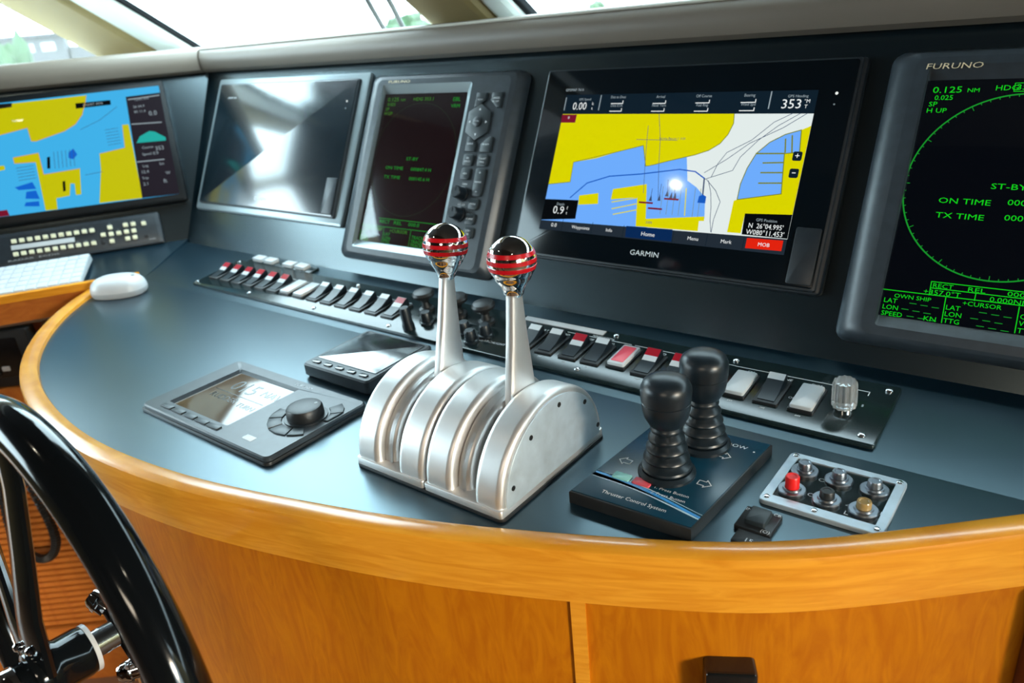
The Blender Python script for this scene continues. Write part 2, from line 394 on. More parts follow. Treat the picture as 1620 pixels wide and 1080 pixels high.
rimprof = [(0.004, -0.046), (0.0, -0.043), (0.0, 0.0005), (0.0015, 0.0048), (0.005, 0.0068), (0.019, 0.0068), (0.0225, 0.005), (0.024, 0.001), (0.024, -0.012), (0.012, -0.046)]
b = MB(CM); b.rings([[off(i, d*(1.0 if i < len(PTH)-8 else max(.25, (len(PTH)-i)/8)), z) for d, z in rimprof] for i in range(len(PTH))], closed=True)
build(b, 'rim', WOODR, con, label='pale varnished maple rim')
# front panel under the rim in two sheets with a cover strip between them
def sheet(i0, i1, d, z0, z1, th=0.012):
    q = MB(CM); q.rings([[off(i, d, z0), off(i, d, z1), off(i, d+th, z1), off(i, d+th, z0)] for i in range(i0, i1+1)]); return q
ks = min(range(len(PTH)), key=lambda i: (PTH[i]-Vector((-0.267, 0.372, 0))).length)
kr = min(range(len(PTH)), key=lambda i: (PTH[i]-Vector((0.020, 0.580, 0))).length)
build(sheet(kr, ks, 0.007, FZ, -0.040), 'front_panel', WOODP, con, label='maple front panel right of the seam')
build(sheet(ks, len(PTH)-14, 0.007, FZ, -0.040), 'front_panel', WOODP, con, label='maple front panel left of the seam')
b = MB(CM)
sd = (PTH[ks-1]-PTH[ks]).normalized()
w0, w1 = PTH[ks]+sd*0.0085, PTH[ks]-sd*0.0035
b.rings([[tuple((p+NI[ks]*d)[:2])+(z,) for p, d in ((w0, 0.0045), (w0, 0.009), (w1, 0.009), (w1, 0.0045))] for z in (FZ, -0.044)])
build(b, 'seam_strip', WOODR, con, label='narrow maple strip over the panel seam')
# side panel turning away at the right end, its shade painted as dark wood
b = MB(CM); e0 = PTH[kr]+NI[kr]*0.006
b.rings([[(e0.x-0.012, e0.y+0.020, z), (e0.x-0.004, e0.y-0.004, z), (e0.x+0.02, e0.y-0.02, z), (e0.x+0.35, e0.y+0.10, z), (e0.x+0.33, e0.y+0.12, z)] for z in (FZ, -0.047)])
build(b, 'side_panel', WOODD, con, label='side panel at the right end with its shade painted dark red')
# desk top
ins = [off(i, 0.020, 0.0) for i in range(0, len(PTH)-2)]
top = [p for p in ins if p[1] < YS-0.002]+[(-1.3807, YS, 0.0), (0.10, YS, 0.0)]
b = MB(CM); b.rings([[(p[0], p[1], -0.02) for p in top], top]); build(b, 'desk_top', LAM, con, label='flat navy black laminate top')
b = MB(CM)
b.rings([[(-1.3807, YS, -0.05), (0.45, YS, -0.05), (0.45, Y0+0.01, -0.05), (-1.4752, Y0+0.01, -0.05)], [(-1.3807, YS, 0.0), (0.45, YS, 0.0), (0.45, Y0, Z0), (-1.4752, Y0, Z0)]])
build(b, 'switch_ledge', LAM, con, label='slightly raised ledge along the foot of the dashboard')
# side wing shelf
def sh(u, o, z=None):
    p = KK+WU*u+N0*o; zz = KK.z-math.tan(SHA)*o if z is None else z; return (p.x, p.y, zz)
b = MB(CM)
ws = [sh(-0.85, 0.0), sh(0.0, 0.0), (-1.3807, YS, 0.0), sh(-0.09, 0.178), sh(-0.85, 0.178)]
b.rings([[(p[0], p[1], p[2]-0.02) for p in ws], ws]); build(b, 'shelf', LAM, con, label='black side shelf under the keypad')
b = MB(CM)
tr = [(0.176, 0.002), (0.176, 0.0095), (0.179, 0.011), (0.184, 0.011), (0.187, 0.009), (0.187, -0.004), (0.176, -0.004)]
b.rings([[sh(u, o*k+0.176*(1-k), KK.z-math.tan(SHA)*0.178+z) for o, z in tr] for u, k in ((-0.85, 1), (-0.20, 1), (-0.12, .9), (-0.075, .35))])
build(b, 'shelf_edging', WOODR, con, label='thin maple edging of the side shelf')
b = MB(CM); b.rings([[sh(u, o, z) for o, z in ((0.183, -0.036), (0.183, 0.003), (0.172, 0.003), (0.172, -0.036))] for u in (-0.85, -0.10)])
build(b, 'fascia', WOODO, con, label='orange wood fascia under the side shelf')
b = MB(CM); b.rings([[sh(u, o, z) for o, z in ((0.185, -0.040), (0.185, -0.036), (0.170, -0.036), (0.170, -0.040))] for u in (-0.85, -0.10)])
build(b, 'chrome_strip', STL, con, label='bright metal strip under the fascia')
# dashboard faces
def dp(x, v): p = D0+UX*x+DU*v; return tuple(p)
def wp(u, v): p = KK+WU*u+WV*v; return tuple(p)
ct = dp(-1.5171, 0.372)
b = MB(CM); f = [dp(-1.4752, 0.0), dp(0.45, 0.0), dp(0.45, 0.372), ct]
bk = Vector((0, 0.02, -0.004)); b.rings([[tuple(Vector(p)+bk) for p in f], f]); build(b, 'dashboard_face', DASHM, con, label='sloping black dashboard face')
b = MB(CM); f = [wp(-0.85, -0.02), wp(0.0, -0.012), ct, wp(-0.85, 0.365)]
bk = Vector(WN)*-0.02; b.rings([[tuple(Vector(p)+bk) for p in f], f]); build(b, 'dashboard_wing', DASHM, con, label='sloping black dashboard wing at the left')
# padded brow over both faces, mitred at the corner
Tm = D0+DU*0.357; zb = Tm.z
pw = KK+WV*0.346
prof = [(-0.01, 0.0), (0.010, -0.002), (0.019, 0.004), (0.023, 0.016), (0.0215, 0.030), (0.015, 0.040), (0.004, 0.045), (-0.02, 0.047), (-0.05, 0.047), (-0.05, 0.037), (-0.01, 0.03)]
def corner(fw):      # where both offset lines meet
    y = Tm.y-fw; k = (fw+pw.dot(N0)-y*N0.y)/N0.x; return k, y
zw = pw.z
def ring_at(x): return [(x, Tm.y-fw, zb+z) for fw, z in prof]
mit = [(*corner(fw), zb+z) for fw, z in prof]
endw = []
for fw, z in prof:
    p = pw+WU*(-0.95)+N0*fw; endw.append((p.x, p.y, zw+z-0.004))
mid = [tuple(Vector(m_)*0.5+Vector(e_)*0.5) for m_, e_ in zip(mit, endw)]
b = MB(CM); b.rings([ring_at(0.6), ring_at(-0.4), mit]); build(b, 'padded_brow', VIN, con, label='grey vinyl padded brow over the dashboard')
g_ = [(p[0]-0.004*WU.x, p[1]-0.004*WU.y, p[2]) for p in mit]
b = MB(CM); b.rings([g_, mid, endw]); build(b, 'padded_brow', VIN, con, label='grey vinyl padded brow over the left wing')
b = MB(CM); b.tube([(0.6, Tm.y-0.012, zb+0.0435), (corner(0.012)[0], Tm.y-0.012, zb+0.0435)], 0.0022, 6); build(b, 'piping', VINL, con, label='pale piping along the brow')

# ================================================================== instruments on the dashboard
def lines_of(M, name, pts):  # helper: mm lists to metres
    return [(x/1000, y/1000) for x, y in pts]
mmp = lambda l: [(x/1000, y/1000) for x, y in l]

def touch_display(cx, cv, W_, H_, label, cat, screen, trim_m, bezel=0.020, cover=GLS):
    r = thing('chart_display', label, cat, DASH @ T(cx, cv))
    fw, fh = W_/2+bezel, H_/2+bezel*.7
    q = MB(); q.box(-fw, fw, -fh, fh, 0.0, 0.007, 0.004, 0.006); build(q, 'mounting_frame', trim_m, r)
    q = MB(); q.box(-W_/2, W_/2, -H_/2, H_/2, 0.0071, 0.0125, 0.002, 0.004); build(q, 'housing', BEZD, r)
    q = MB(); q.box(-W_/2+.003, W_/2-.003, -H_/2+.003, H_/2-.003, 0.0126, 0.0136, 0.0004, 0.003); build(q, 'front_glass', cover, r)
    # card door at the lower right
    dx0, dx1, dy0, dy1 = W_/2-.032, W_/2-.005, -H_/2+.006, -H_/2+.068
    q = MB(); q.box(dx0, dx1, dy0, dy1, 0.0137, 0.0150, 0.0006, 0.002); build(q, 'card_door', BEZD, r)
    q = MB(); q.lathe([(0.0016, 0), (0.0016, 0.0006), (0.0008, 0.001)], 12, (W_/2-.020, H_/2-.040, 0.0136)); build(q, 'indicator_light', LED, r)
    q = MB(); q.lathe([(0.0010, 0), (0.0010, 0.0004)], 10, (W_/2-.0203, H_/2-.052, 0.0136)); build(q, 'light_sensor', LBLD, r)
    q = MB(); z = 0.01375
    q.text('GPSMAP 7616', -W_/2+.036, H_/2-.031, 0.0034, z, 0); q.text('GARMIN', -.0035, -H_/2+.0165, 0.0064, z, 0, 1.15, 'c')
    build(q, 'lettering', LBL, r)
    if screen: screen(r)
    return r

def garmin_screen(r):
    q = MB(); dx = 0; z = 0.0138
    def P(l, mi, k=1): q.poly(mmp(l), z+k*0.00008, mi)
    Mt = [E_NAV, E_YEL, E_BLU, E_WHI, E_BK, E_LINE, E_TRK, E_OLV, E_RED, E_DRD, E_HOME, E_BAR]
    P([(-166, -91.5), (164.5, -91.5), (164.5, 91.5), (-166, 91.5)], 0, 0)
    P([(-165.5, -79), (164.5, -74), (164.5, 65.4), (-165.5, 65.4)], 3)
    P([(-165.5, 65.4), (74.6, 65.4), (76.2, 54), (72.2, 40.8), (64.9, 30.1), (52.8, 21.7), (36.9, 15.9), (25.9, 13.3), (3.5, 7.1), (-19.5, .6), (-25.5, -.2), (-34.5, 25.5), (-67.9, 16.9), (-99.1, 7.1), (-132.5, .8), (-131.5, -25.6), (-165.5, -30.4)], 1, 2)
    P([(-165.5, -30.4), (-131.5, -25.6), (-132.5, .8), (-99.1, 7.1), (-67.9, 16.9), (-34.5, 25.5), (-25.5, -.2), (3.5, 7.1), (26.5, 13.4), (33.7, -15.4), (46.9, -22.8), (60.2, -34.1), (64.8, -59.1), (-20.1, -78.8), (-165.5, -79.9)], 2, 3)
    P([(-113.3, -42.5), (-85.1, -37.7), (-82.5, -51.6), (-112.1, -54.9)], 1, 4)
    P([(-64.9, -31.3), (-18.9, -22.4), (-10.6, -65.3), (64.2, -56.5), (64.8, -61.8), (58.5, -62.3), (59.7, -74.3), (-22.4, -75.6), (-28.4, -39.9), (-65.1, -44.6)], 1, 4)
    P([(155, 47.1), (158.1, 22.2), (141.9, 20.5), (147.6, -24.6), (99.2, -34.1), (99.3, -15.9), (103.3, 2.5), (110.2, 19.5), (123, 32.7), (138.7, 41.9)], 2, 3)
    P([(164.5, 51.7), (164.5, -46.7), (111.7, -49.3), (111.3, -72.1), (95.3, -72.3), (95.5, -35.7), (99.2, -34.1), (147.6, -24.6), (141.9, 20.5), (158.1, 22.2), (155, 47.1)], 1, 4)
    # shore outline
    def Ln(l, w, mi, k=6): q.line(mmp(l), w/1000, z+k*0.00008, mi)
    Ln([(74.6, 65.4), (76.2, 54), (72.2, 40.8), (64.9, 30.1), (52.8, 21.7), (36.9, 15.9), (3.5, 7.1), (-19.5, .6), (-25.5, -.2), (-34.5, 25.5), (-67.9, 16.9), (-132.5, .8), (-131.5, -25.6), (-165.5, -30.4)], .9, 7)
    Ln([(155, 47.1), (138.7, 41.9), (123, 32.7), (110.2, 19.5), (103.3, 2.5), (99.3, -15.9), (99.2, -34.1), (147.6, -24.6), (141.9, 20.5), (158.1, 22.2), (155, 47.1)], 1.1, 7)
    for l in ([(139.8, 36.8), (142.4, 21.8)], [(146.4, 40.7), (149.8, 22)], [(120.2, 9.1), (142.8, 10.4)], [(120, -2), (143.9, -.9)], [(119.9, -14), (145.1, -12.6)], [(110.2, 19.5), (141.9, 20.5)]): Ln(l, 1.6, 7)
    for l in ([(-62.7, -47.9), (-28.9, -40.5)], [(-60.7, -56.4), (-27.8, -47.8)], [(-57.4, -63.4), (-26.1, -55.3)], [(34.4, -24.9), (39.2, -57.2)]): Ln(l, 1.3, 1)
    for x in (4, 12, 20, 28, 46, 53): Ln([(x, -24), (x+3, -58)], .5, 7)
    for l in ([(141.3, 65.3), (123.2, 55.6), (101.7, 34.8), (75.4, 19.7), (67.3, 6.2), (62.5, -9.9), (54.7, -13)], [(150, 65.3), (129.1, 51.9), (109.6, 34.9), (92.7, 15.1), (86.7, -.9), (62.5, -9.9)], [(157.3, 65.3), (134.7, 49.4), (99.9, 30.9), (77.1, 11.9), (53, -5)], [(57.5, -12.9), (71.4, -25.4), (79.7, -38.1), (76.1, -59.5), (76.5, -74.1)], [(60, -14), (66, -28), (70, -45), (72, -60), (76, -74)]): Ln(l, .7, 5)
    Ln([(-126.5, -46.3), (-105.1, -25.7), (-73.7, -15.2), (-29.5, -10.3), (20.6, -2.4), (41.4, -4.2), (54.4, -11.7)], 1.5, 6)
    Ln([(54.4, -11.7), (56, -25), (57.1, -35)], 1.8, 5)
    q.poly(mmp([(52.5, -33), (57, -31), (61.5, -33), (62, -41), (52, -41)]), z+.0006, 6)
    for l in ([(-21.8, 65.3), (-13.1, 33.8), (-7.7, .5), (.7, -40.8)], [(-33.3, 50.4), (-28.7, 13.8), (-21, -33.8)], [(-45.7, 32.9), (9.7, 32.9)], [(-10, -27.5), (-9.9, -38.7)], [(.9, -21.3), (1.6, -37.9)], [(8.6, -15.4), (11.1, -31.8)], [(18.1, -17.6), (21.1, -33.9)]): Ln(l, .6, 5)
    for x, y in ((-9.5, -41), (2, -40), (11, -34), (17, -36), (22, -36)): q.poly(mmp([(x-2.2, y-2), (x+2.2, y-2), (x, y+6)]), z+.0006, 5)
    for x, y in ((-15, -45.5), (18, -39), (-1, -52)): Ln([(x-9, y), (x+9, y)], 2.2, 9, 8)
    for l in ([(-165.5, -50.7), (-112.8, -49), (-111.8, -73.6), (-165.5, -79)], [(111.7, -49.3), (164.5, -46.7), (164.5, -73.5), (112.9, -73.3)]): P(l, 4, 8)
    P([(-166, -79.4), (164.5, -74), (164.5, -91.5), (-166, -91.5)], 11, 9)
    for x in (-130, -84, -38, 30, 73, 117): Ln([(x, -76), (x, -91)], .6, 0, 10)
    P([(120.1, -76.8), (160.8, -75.9), (160.8, -87.5), (120.1, -88.3)], 8, 10); P([(-34.9, -76.4), (28, -75.3), (29.5, -90), (-33.6, -90.5)], 10, 10)
    P([(-165.9, 64.5), (-142.1, 64.5), (-142.4, 53.6), (-165.1, 53.5)], 9, 10)
    for yy in (17.8, -1.2): q.poly(mmp(rrect(151.6, 161.8, yy-5.2, yy+5.2, 2)), z+.0009, 0)
    build(q, 'map_screen', Mt, r, recalc=False)
    q = MB(); z += 0.0011
    def tx(s, x, y, h, mi=0, ws=1.0, al='l', w=None, shear=0.0): q.text(s, x/1000, y/1000, h/1000, z, mi, ws, al, w/1000 if w else None, shear)
    tx('0.00', -151, 71, 10, 0, .9); tx('k', -121.5, 77, 4); tx('t', -121.5, 71, 4); tx('353', 127.7, 71, 10.4, 0, 1.05); tx('\u00b0M', 152, 77, 4); tx('T', 153, 71, 4)
    tx('GPS Speed', -134, 83.3, 3, 1, 1, 'c'); tx('GPS Heading', 144, 83.3, 3, 1, 1, 'c')
    for a, c, x, y1, y2 in (('Dist to Dest', 'Dest ETA', -84, 85.5, 73.3), ('Arrival', 'Next Turn', -24, 85, 73), ('Off Course', 'Fuel Rng', 33, 85, 72.8), ('Bearing', 'Wind Spd', 89, 85, 73.2)):
        tx(a, x, y1, 3.4, 1, .9, 'c'); tx(c, x, y2+1.2, 3.4, 1, .9, 'c')
        for yy in (y1-6.8, y2-4.6): q.line(mmp([(x-9, yy), (x+8, yy), (x+8, yy+3.4)]), .0010, z, 0)
    for x, y0, y1 in ((-164, 70.6, 87.3), (-110, 70.4, 89.6), (113.5, 70.9, 90.2)): q.line(mmp([(x, y0), (x, y1)]), .0013, z, 1)
    tx('Depth', -139, -57.5, 3.4, 1, 1, 'c'); tx('0.9', -149, -69, 10.4, 0, 1); tx('f', -128, -62.5, 4); tx('t', -128, -68.8, 4)
    for s, x, y, h in (('0.0', -143, -86.8, 5), ('Waypoints', -101, -86.4, 4.2), ('Info', -58, -86, 4.2), ('Home', -3, -86.5, 5), ('Menu', 56, -85.8, 4.2), ('Mark', 97, -85.4, 4.2), ('MOB', 140.5, -84.6, 4.2)): tx(s, x, y, h, 0, 1.05, 'c')
    tx('GPS Position', 138, -57, 3.2, 1, 1, 'c'); tx("N  26\u00b004.995'", 119, -65, 5.6, 0, .88); tx("W080\u00b011.453'", 117.5, -72.4, 5.6, 0, .92)
    tx('+', 156.7, 14.8, 7, 0, 1, 'c'); tx('-', 156.7, -3, 7, 0, 1.6, 'c'); tx('*', -154, 56, 6, 0, 1, 'c')
    tx('Fairway Beacon 1  0.20', 3, 33.6, 2.6, 2, 1, 'c'); tx('200ft', -5, -71, 3, 2, 1, 'c')
    build(q, 'screen_lettering', [E_TXT, E_GRY, E_LINE], r, recalc=False, smooth=False)

touch_display(-0.4318, 0.1945, 0.408, 0.255, 'large lit chart plotter with yellow and blue harbour chart between two radar displays', 'chart plotter', garmin_screen, BEZD, 0.004)
touch_display(-1.2310, 0.2030, 0.414, 0.240, 'switched-off touchscreen reflecting white daylight beside the dashboard corner', 'display', None, TRIMM, 0.018, GLSR)

# ---------------- radar displays
def hexkey(w, h, r=0.003): return rrect(-w/2, w/2, -h/2, h/2, r)
def radar(x0, label, scr, dim, logo):
    r = thing('radar_display', label, 'radar', DASH @ T(x0, 0.0))
    bw = 0.318
    out = rrect(0, bw, 0.0225, 0.325, 0.012); 
    # body: sloped sides up to a flat face with the screen opening cut out
    fo = (0.026, bw-0.018, 0.0325, 0.3135); op = (0.0385, 0.229, 0.0415, 0.3055); sc = (0.0385, 0.2150, 0.0535, 0.2935)
    q = MB(); n = 4
    A = rrect(0, bw, 0.0225, 0.325, 0.012); B = rrect(0.004, bw-.003, 0.025, 0.3235, 0.012); C_ = rrect(0.016, bw-.009, 0.029, 0.319, 0.012); D = rrect(*fo, 0.010)
    O = rrect(*op, 0.004); Q = rrect(*sc, 0.002)
    q.rings([[(p[0], p[1], z) for p in L] for L, z in ((A, 0.0), (A, 0.006), (B, 0.013), (C_, 0.0205), (D, 0.022))], 0, True, False)
    q.rings([[(p[0], p[1], z) for p in L] for L, z in ((D, 0.022), (O, 0.022))], 0, False, False)
    build(q, 'housing', BEZ, r)
    q = MB(); q.rings([[(p[0], p[1], z) for p in L] for L, z in ((O, 0.0222), (Q, 0.0125))], 0, False, False)
    q.rings([[(p[0], p[1], z) for p in L] for L, z in ((Q, 0.0125), (Q, 0.0112))], 0, False, True); build(q, 'screen_surround', TRIMM if dim else BEZ, r)  # pale walls on the dim radar paint in their bright reflection
    cx, cv = (sc[0]+sc[1])/2, (sc[2]+sc[3])/2
    scr(r, cx, cv, sc)
    q = MB(); q.box(sc[0]+.0006, sc[1]-.0006, sc[2]+.0006, sc[3]-.0006, 0.0146, 0.0150); build(q, 'cover_glass', COVER, r, smooth=False)
    q = MB(); q.text('FURUNO', logo[0], logo[1], logo[2], 0.02215, 0, 1.6, 'l', logo[3], .15)
    build(q, 'lettering', GOLD, r)
    # keys: (x, v, w, h, kind, text)
    off = x0
    K = [(-.7376, .2775, .019, .021, 'p1', 'MENU'), (-.7085, .2771, .018, .022, 'p2', 'CANCEL/HL OFF'), (-.7395, .2128, .018, .022, 'p3', 'EVENT'), (-.7111, .2126, .019, .022, 'p4', 'ALARM'),
         (-.7390, .1895, .018, .017, 'r', 'EBL/OFFSET'), (-.7117, .1895, .018, .017, 'r', 'TARGET/TRAIL'), (-.7393, .1690, .017, .017, 'r', 'VRM'), (-.7111, .1580, .0175, .040, 'r', 'RANGE'),
         (-.7129, .1260, .017, .016, 'r', 'MODE'), (-.7140, .1045, .017, .016, 'r', 'GUARD'), (-.7118, .0850, .0165, .016, 'r', 'STBY/TX')]
    base = -0.991
    for kx, kv, w, h, kd, t in K:
        kx -= base
        if kd == 'r': P = rrect(-w/2, w/2, -h/2, h/2, .0035)
        elif kd == 'p1': P = [(-w/2, -h/2), (-w*.2, -h/2), (w/2, -h*.05), (w/2, h/2), (-w/2, h/2)]
        elif kd == 'p2': P = [(w*.2, -h/2), (w/2, -h/2), (w/2, h/2), (-w/2, h/2), (-w/2, -h*.05)]
        elif kd == 'p3': P = [(-w/2, -h/2), (w/2, -h/2), (w/2, h*.05), (-w*.2, h/2), (-w/2, h/2)]
        else: P = [(-w/2, -h/2), (w/2, -h/2), (w/2, h/2), (w*.2, h/2), (-w/2, h*.05)]
        q = MB(); q.slab(P, 0.0, 0.0035, 0.0012); k = build(q, 'key', KEYM, r, T(kx, kv, 0.0221))
        q = MB(); ws_ = t.split('/')
        for i_, s_ in enumerate(ws_): q.text(s_, 0, (-.0012 if len(ws_) == 1 else .0012-.0050*i_), 0.0026, 0.00365, 0, 1, 'c', None)
        if h > .03: q.text('+', 0, .011, .005, .00365, 0, 1, 'c'); q.text('-', 0, -.0155, .005, .00365, 0, 1.5, 'c')
        build(q, 'lettering', LBL, k)
    hx, hv = -.7350-base+.0005, .2452-.0002
    q = MB(); q.slab([(hx-.021+.0, hv-.015), (hx, hv-.027), (hx+.021, hv-.015), (hx+.021, hv+.015), (hx, hv+.027), (hx-.021, hv+.015)], 0.0221, 0.0252, 0.0012)
    k = build(q, 'cursor_pad', KEYM, r)
    q = MB(); q.lathe([(0.0075, 0.0), (0.0075, 0.0022), (0.006, 0.0030)], 20, (hx, hv, 0.0252)); build(q, 'enter_key', BEZD, k)
    q = MB()
    for a in range(4):
        c_, s_ = math.cos(a*pi/2), math.sin(a*pi/2); x, y = hx+.0155*c_, hv+.0185*s_
        q.poly([(x+.0022*c_, y+.0022*s_), (x-.0014*c_-.002*s_, y-.0014*s_+.002*c_), (x-.0014*c_+.002*s_, y-.0014*s_-.002*c_)], .0254)
    q.text('ENTER', hx, hv-.001, .0022, .0284, 0, 1, 'c'); build(q, 'lettering', LBL, k)
    for kx, kv, t in ((-.7385, .1398, 'GAIN'), (-.7372, .1098, 'A/C SEA')):
        q = MB(); q.lathe([(0.0115, 0.0), (0.0115, 0.002), (0.0095, 0.003), (0.0088, 0.016), (0.0075, 0.0175)], 18); q.box(-.0008, .0008, .001, .0085, .0175, .0182)
        kn = build(q, 'gain_knob', RUB, r, T(kx-base, kv, 0.0221))
        q = MB(); q.text(t, 0, .0135, .0028, .0002, 0, 1, 'c'); build(q, 'lettering', LBL, kn)
    return r

def ring(q, cx, cy, rad, w, z, mi, n=120, clip=None):
    P = [(cx+rad*math.cos(2*pi*k/n), cy+rad*math.sin(2*pi*k/n)) for k in range(n+1)]
    for a, b_ in zip(P, P[1:]):
        if clip and not (clip[0] < a[0] < clip[1] and clip[0] < b_[0] < clip[1]): continue
        q.line([a, b_], w, z, mi)
def radar_on(r, cx, cv, sc):
    q = MB(T(cx, cv)); z = 0.0130
    hw, hh = (sc[1]-sc[0])/2, (sc[3]-sc[2])/2
    q.poly([(-hw, -hh), (hw, -hh), (hw, hh), (-hw, hh)], z, 0)
    z += .0002
    ring(q, 0.0, .0155, .0895, .0014, z, 2)
    for k in range(72):
        a = 2*pi*k/72; l = .0045 if k % 6 == 0 else .0022
        q.line([(.0895*math.cos(a), .0155+.0895*math.sin(a)), ((.0895-l)*math.cos(a), .0155+(.0895-l)*math.sin(a))], .0007, z, 2)
    def tx(s, x, y, h, ws=1.25, al='l', mi=1): q.text(s, x/1000, y/1000, h/1000, z+.0001, mi, ws, al)
    tx('0.125', -82, 107.2, 6.2, 1.35); tx('NM', -51.5, 107.4, 4); tx('0.025', -79, 100, 4.8, 1.1); tx('SP', -83, 93.7, 4.6); tx('H UP', -83.6, 87.2, 4.6)
    tx('HDG', -28, 108.7, 5); tx('353.1', -11, 108.9, 5.4); q.line(mmp([(-13, 107.5), (14, 107.5), (14, 115.5), (-13, 115.5), (-13, 107.5)]), .0006, z, 1)
    tx('EBL 1', 45, 108, 5); tx('VRM 1', 45, 100, 5)
    tx('ST-BY', -14.5, 13.6, 5.4, 1.5); tx('ON TIME', -56, -2.6, 5.4, 1.45); tx('TX TIME', -56, -17.2, 5.4, 1.45); tx('000821.4 H', 1.5, -1, 5.4, 1.35); tx('000140.8 H', 1.5, -15.6, 5.4, 1.35)
    for l in ([(-90, -93.8), (90, -92.8)], [(-47, -80.5), (90, -80.5)], [(-47, -80.5), (-46.6, -94)], [(-46, -86.8), (90, -86.6)], [(-32, -94.3), (-31.1, -119.2)], [(28.3, -94.5), (29, -119)], [(-8, -87), (-8, -94)]): q.line(mmp(l), .0008, z, 1)
    tx('RECT', -45, -86, 4.2); tx('REL', -15, -86, 4.2, 1.6); tx('000.0', 17, -85.8, 4.2, 1.6); tx('+357.0\u00b0T', -52, -93, 4.6, 1.3); tx('0.000NM', 4, -93, 4.6, 1.3)
    tx('OWN SHIP', -77, -100.6, 4.0, 1.2); tx('+CURSOR', -17, -99.6, 4.2, 1.2)
    for s, y in (('LAT', -106.4), ('LON', -113.2), ('SPEED', -119.6)): tx(s, -85.5, y, 4.6, 1.1)
    for s, y in (('LAT', -105.8), ('LON', -112.2), ('TTG', -118.8)): tx(s, -30, y, 4.6, 1.1); tx({'LAT': 'COURSE', 'LON': 'WIND', 'TTG': 'TTG'}[s], 30.5, y+.3, 4.6, 1.1)
    tx('KN', -47, -119.3, 4.6)
    for x in (-62, -2): 
        for y in (-104.4, -111, -117.4):
            for k in range(3): q.line(mmp([(x+k*10-(6 if y == -111 else 0), y-.6*k), (x+k*10+6-(6 if y == -111 else 0), y-.6*k)]), .0007, z, 2)
    build(q, 'radar_screen', [E_RBG, E_GRN, E_GRD], r, recalc=False, smooth=False)
def radar_dim(r, cx, cv, sc):
    q = MB(T(cx, cv)); z = 0.0130
    hw, hh = (sc[1]-sc[0])/2, (sc[3]-sc[2])/2
    q.poly([(-hw, -hh), (hw, -hh), (hw, hh), (-hw, hh)], z, 0); z += .0002
    ring(q, 0.0, .0155, .0895, .0006, z, 3)
    def tx(s, x, y, h, ws=1.25, al='l', mi=1): q.text(s, x/1000, y/1000, h/1000, z+.0001, mi, ws, al)
    tx('0.125', -80, 108, 6.2, 1.3, 'l', 2); tx('NM', -50, 108, 4, 1.2, 'l', 2); tx('0.025', -79, 100.5, 5, 1.2, 'l', 2); tx('SP', -81, 93, 5, 1.2, 'l', 2); tx('H UP', -82, 86, 5, 1.2, 'l', 2)
    tx('HDG 353.1', -22, 108.5, 5.2, 1.3, 'l', 2); tx('EBL', 62, 107, 6, 1.2, 'l'); tx('VRM', 60, 97, 5.4, 1.2, 'l')
    tx('ST-BY', -12, 14, 5, 1.4, 'l'); tx('ON TIME', -55, -1.5, 5, 1.4, 'l'); tx('000847.4 H', 2, -2, 5, 1.3, 'l'); tx('TX TIME', -55, -16.4, 5, 1.4, 'l'); tx('000145.6 H', 2, -16.8, 5, 1.3, 'l')
    for l in ([(-84, -94), (84, -93)], [(-47, -80.5), (84, -80.5)], [(-32, -94.3), (-31, -119)], [(28, -94.5), (29, -119)]): q.line(mmp(l), .0008, z, 1)
    tx('RECT', -44, -88, 5.4); tx('REL', -12, -88, 5.4, 1.5); tx('000.0', 20, -88, 5.4, 1.4); tx('OWN SHIP', -78, -101, 5.2, 1.2, 'l', 2); tx('+CURSOR', -18, -101, 5.2, 1.2, 'l', 2)
    for s, y in (('LAT', -107), ('LON', -113.4), ('SPEED', -119.2)): tx(s, -84, y, 5, 1.1); tx({'LAT': 'LAT', 'LON': 'LON', 'SPEED': 'TTG'}[s], -29, y, 5, 1.1); tx('TRACK', 32, y, 5, 1.1)
    build(q, 'radar_screen', [E_RBR, E_GRD, E_GDIM, E_GDD], r, recalc=False, smooth=False)
radar(-0.991, 'grey radar display with dim screen painted with a brown reflection and key column behind the throttle levers', radar_dim, True, (.050, .3078, .0042, .048))
radar(-0.2005, 'black radar display with bright green rings and text at the right edge', radar_on, False, (.036, .3015, .0058, .049))

# ---------------- monitor and keypad on the wing
r = thing('chart_monitor', 'wide black monitor with a blue and yellow chart on the left dashboard wing', 'monitor', WING @ T(-0.1765, 0.201))
q = MB(); q.box(-.205, .196, -.127, .1195, 0.0, .0205, .006, .008); build(q, 'housing', MONB, r)
q = MB(); z = .0212
Mt = [E_WBL, E_WYL, E_BK, E_WDB, E_SIDE, E_TEAL, E_GRY, E_LINE, E_WOR, E_DRD]
def P(l, mi, k=1): q.poly(mmp(l), z+k*.00008, mi)
P([(-190, -107), (182, -112), (187, 107), (-190, 106)], 0, 0)
P([(-190, 100), (-100.3, 102), (-76.9, 103), (52.5, 103.4), (48.9, 91.8), (37.7, 66.6), (22.2, 50), (.8, 39.5), (-24.2, 33.5), (-51.7, 26.6), (-59.7, 27.7), (-61.3, 54.1), (-110.6, 46.2), (-190, 40)], 1)
P([(53.1, -12.8), (101.2, -7.3), (105.4, 38), (116.6, 37.9), (113, -110), (33.7, -108), (49.7, -41.8)], 1)
P([(-52.1, -39.1), (13, -36.6), (5.3, -86.1), (-4.3, -86), (-2.2, -63.7), (-9.2, -62.6), (-15.1, -85.7), (-39.3, -87.3), (-41.5, -108.6), (-62.5, -107.5), (-60.9, -12.8), (-96.6, -10.4), (-96.8, .1), (-52.9, 3.2)], 1)
P([(-135, -22), (-115, -20), (-115, -12), (-135, -12)], 1)
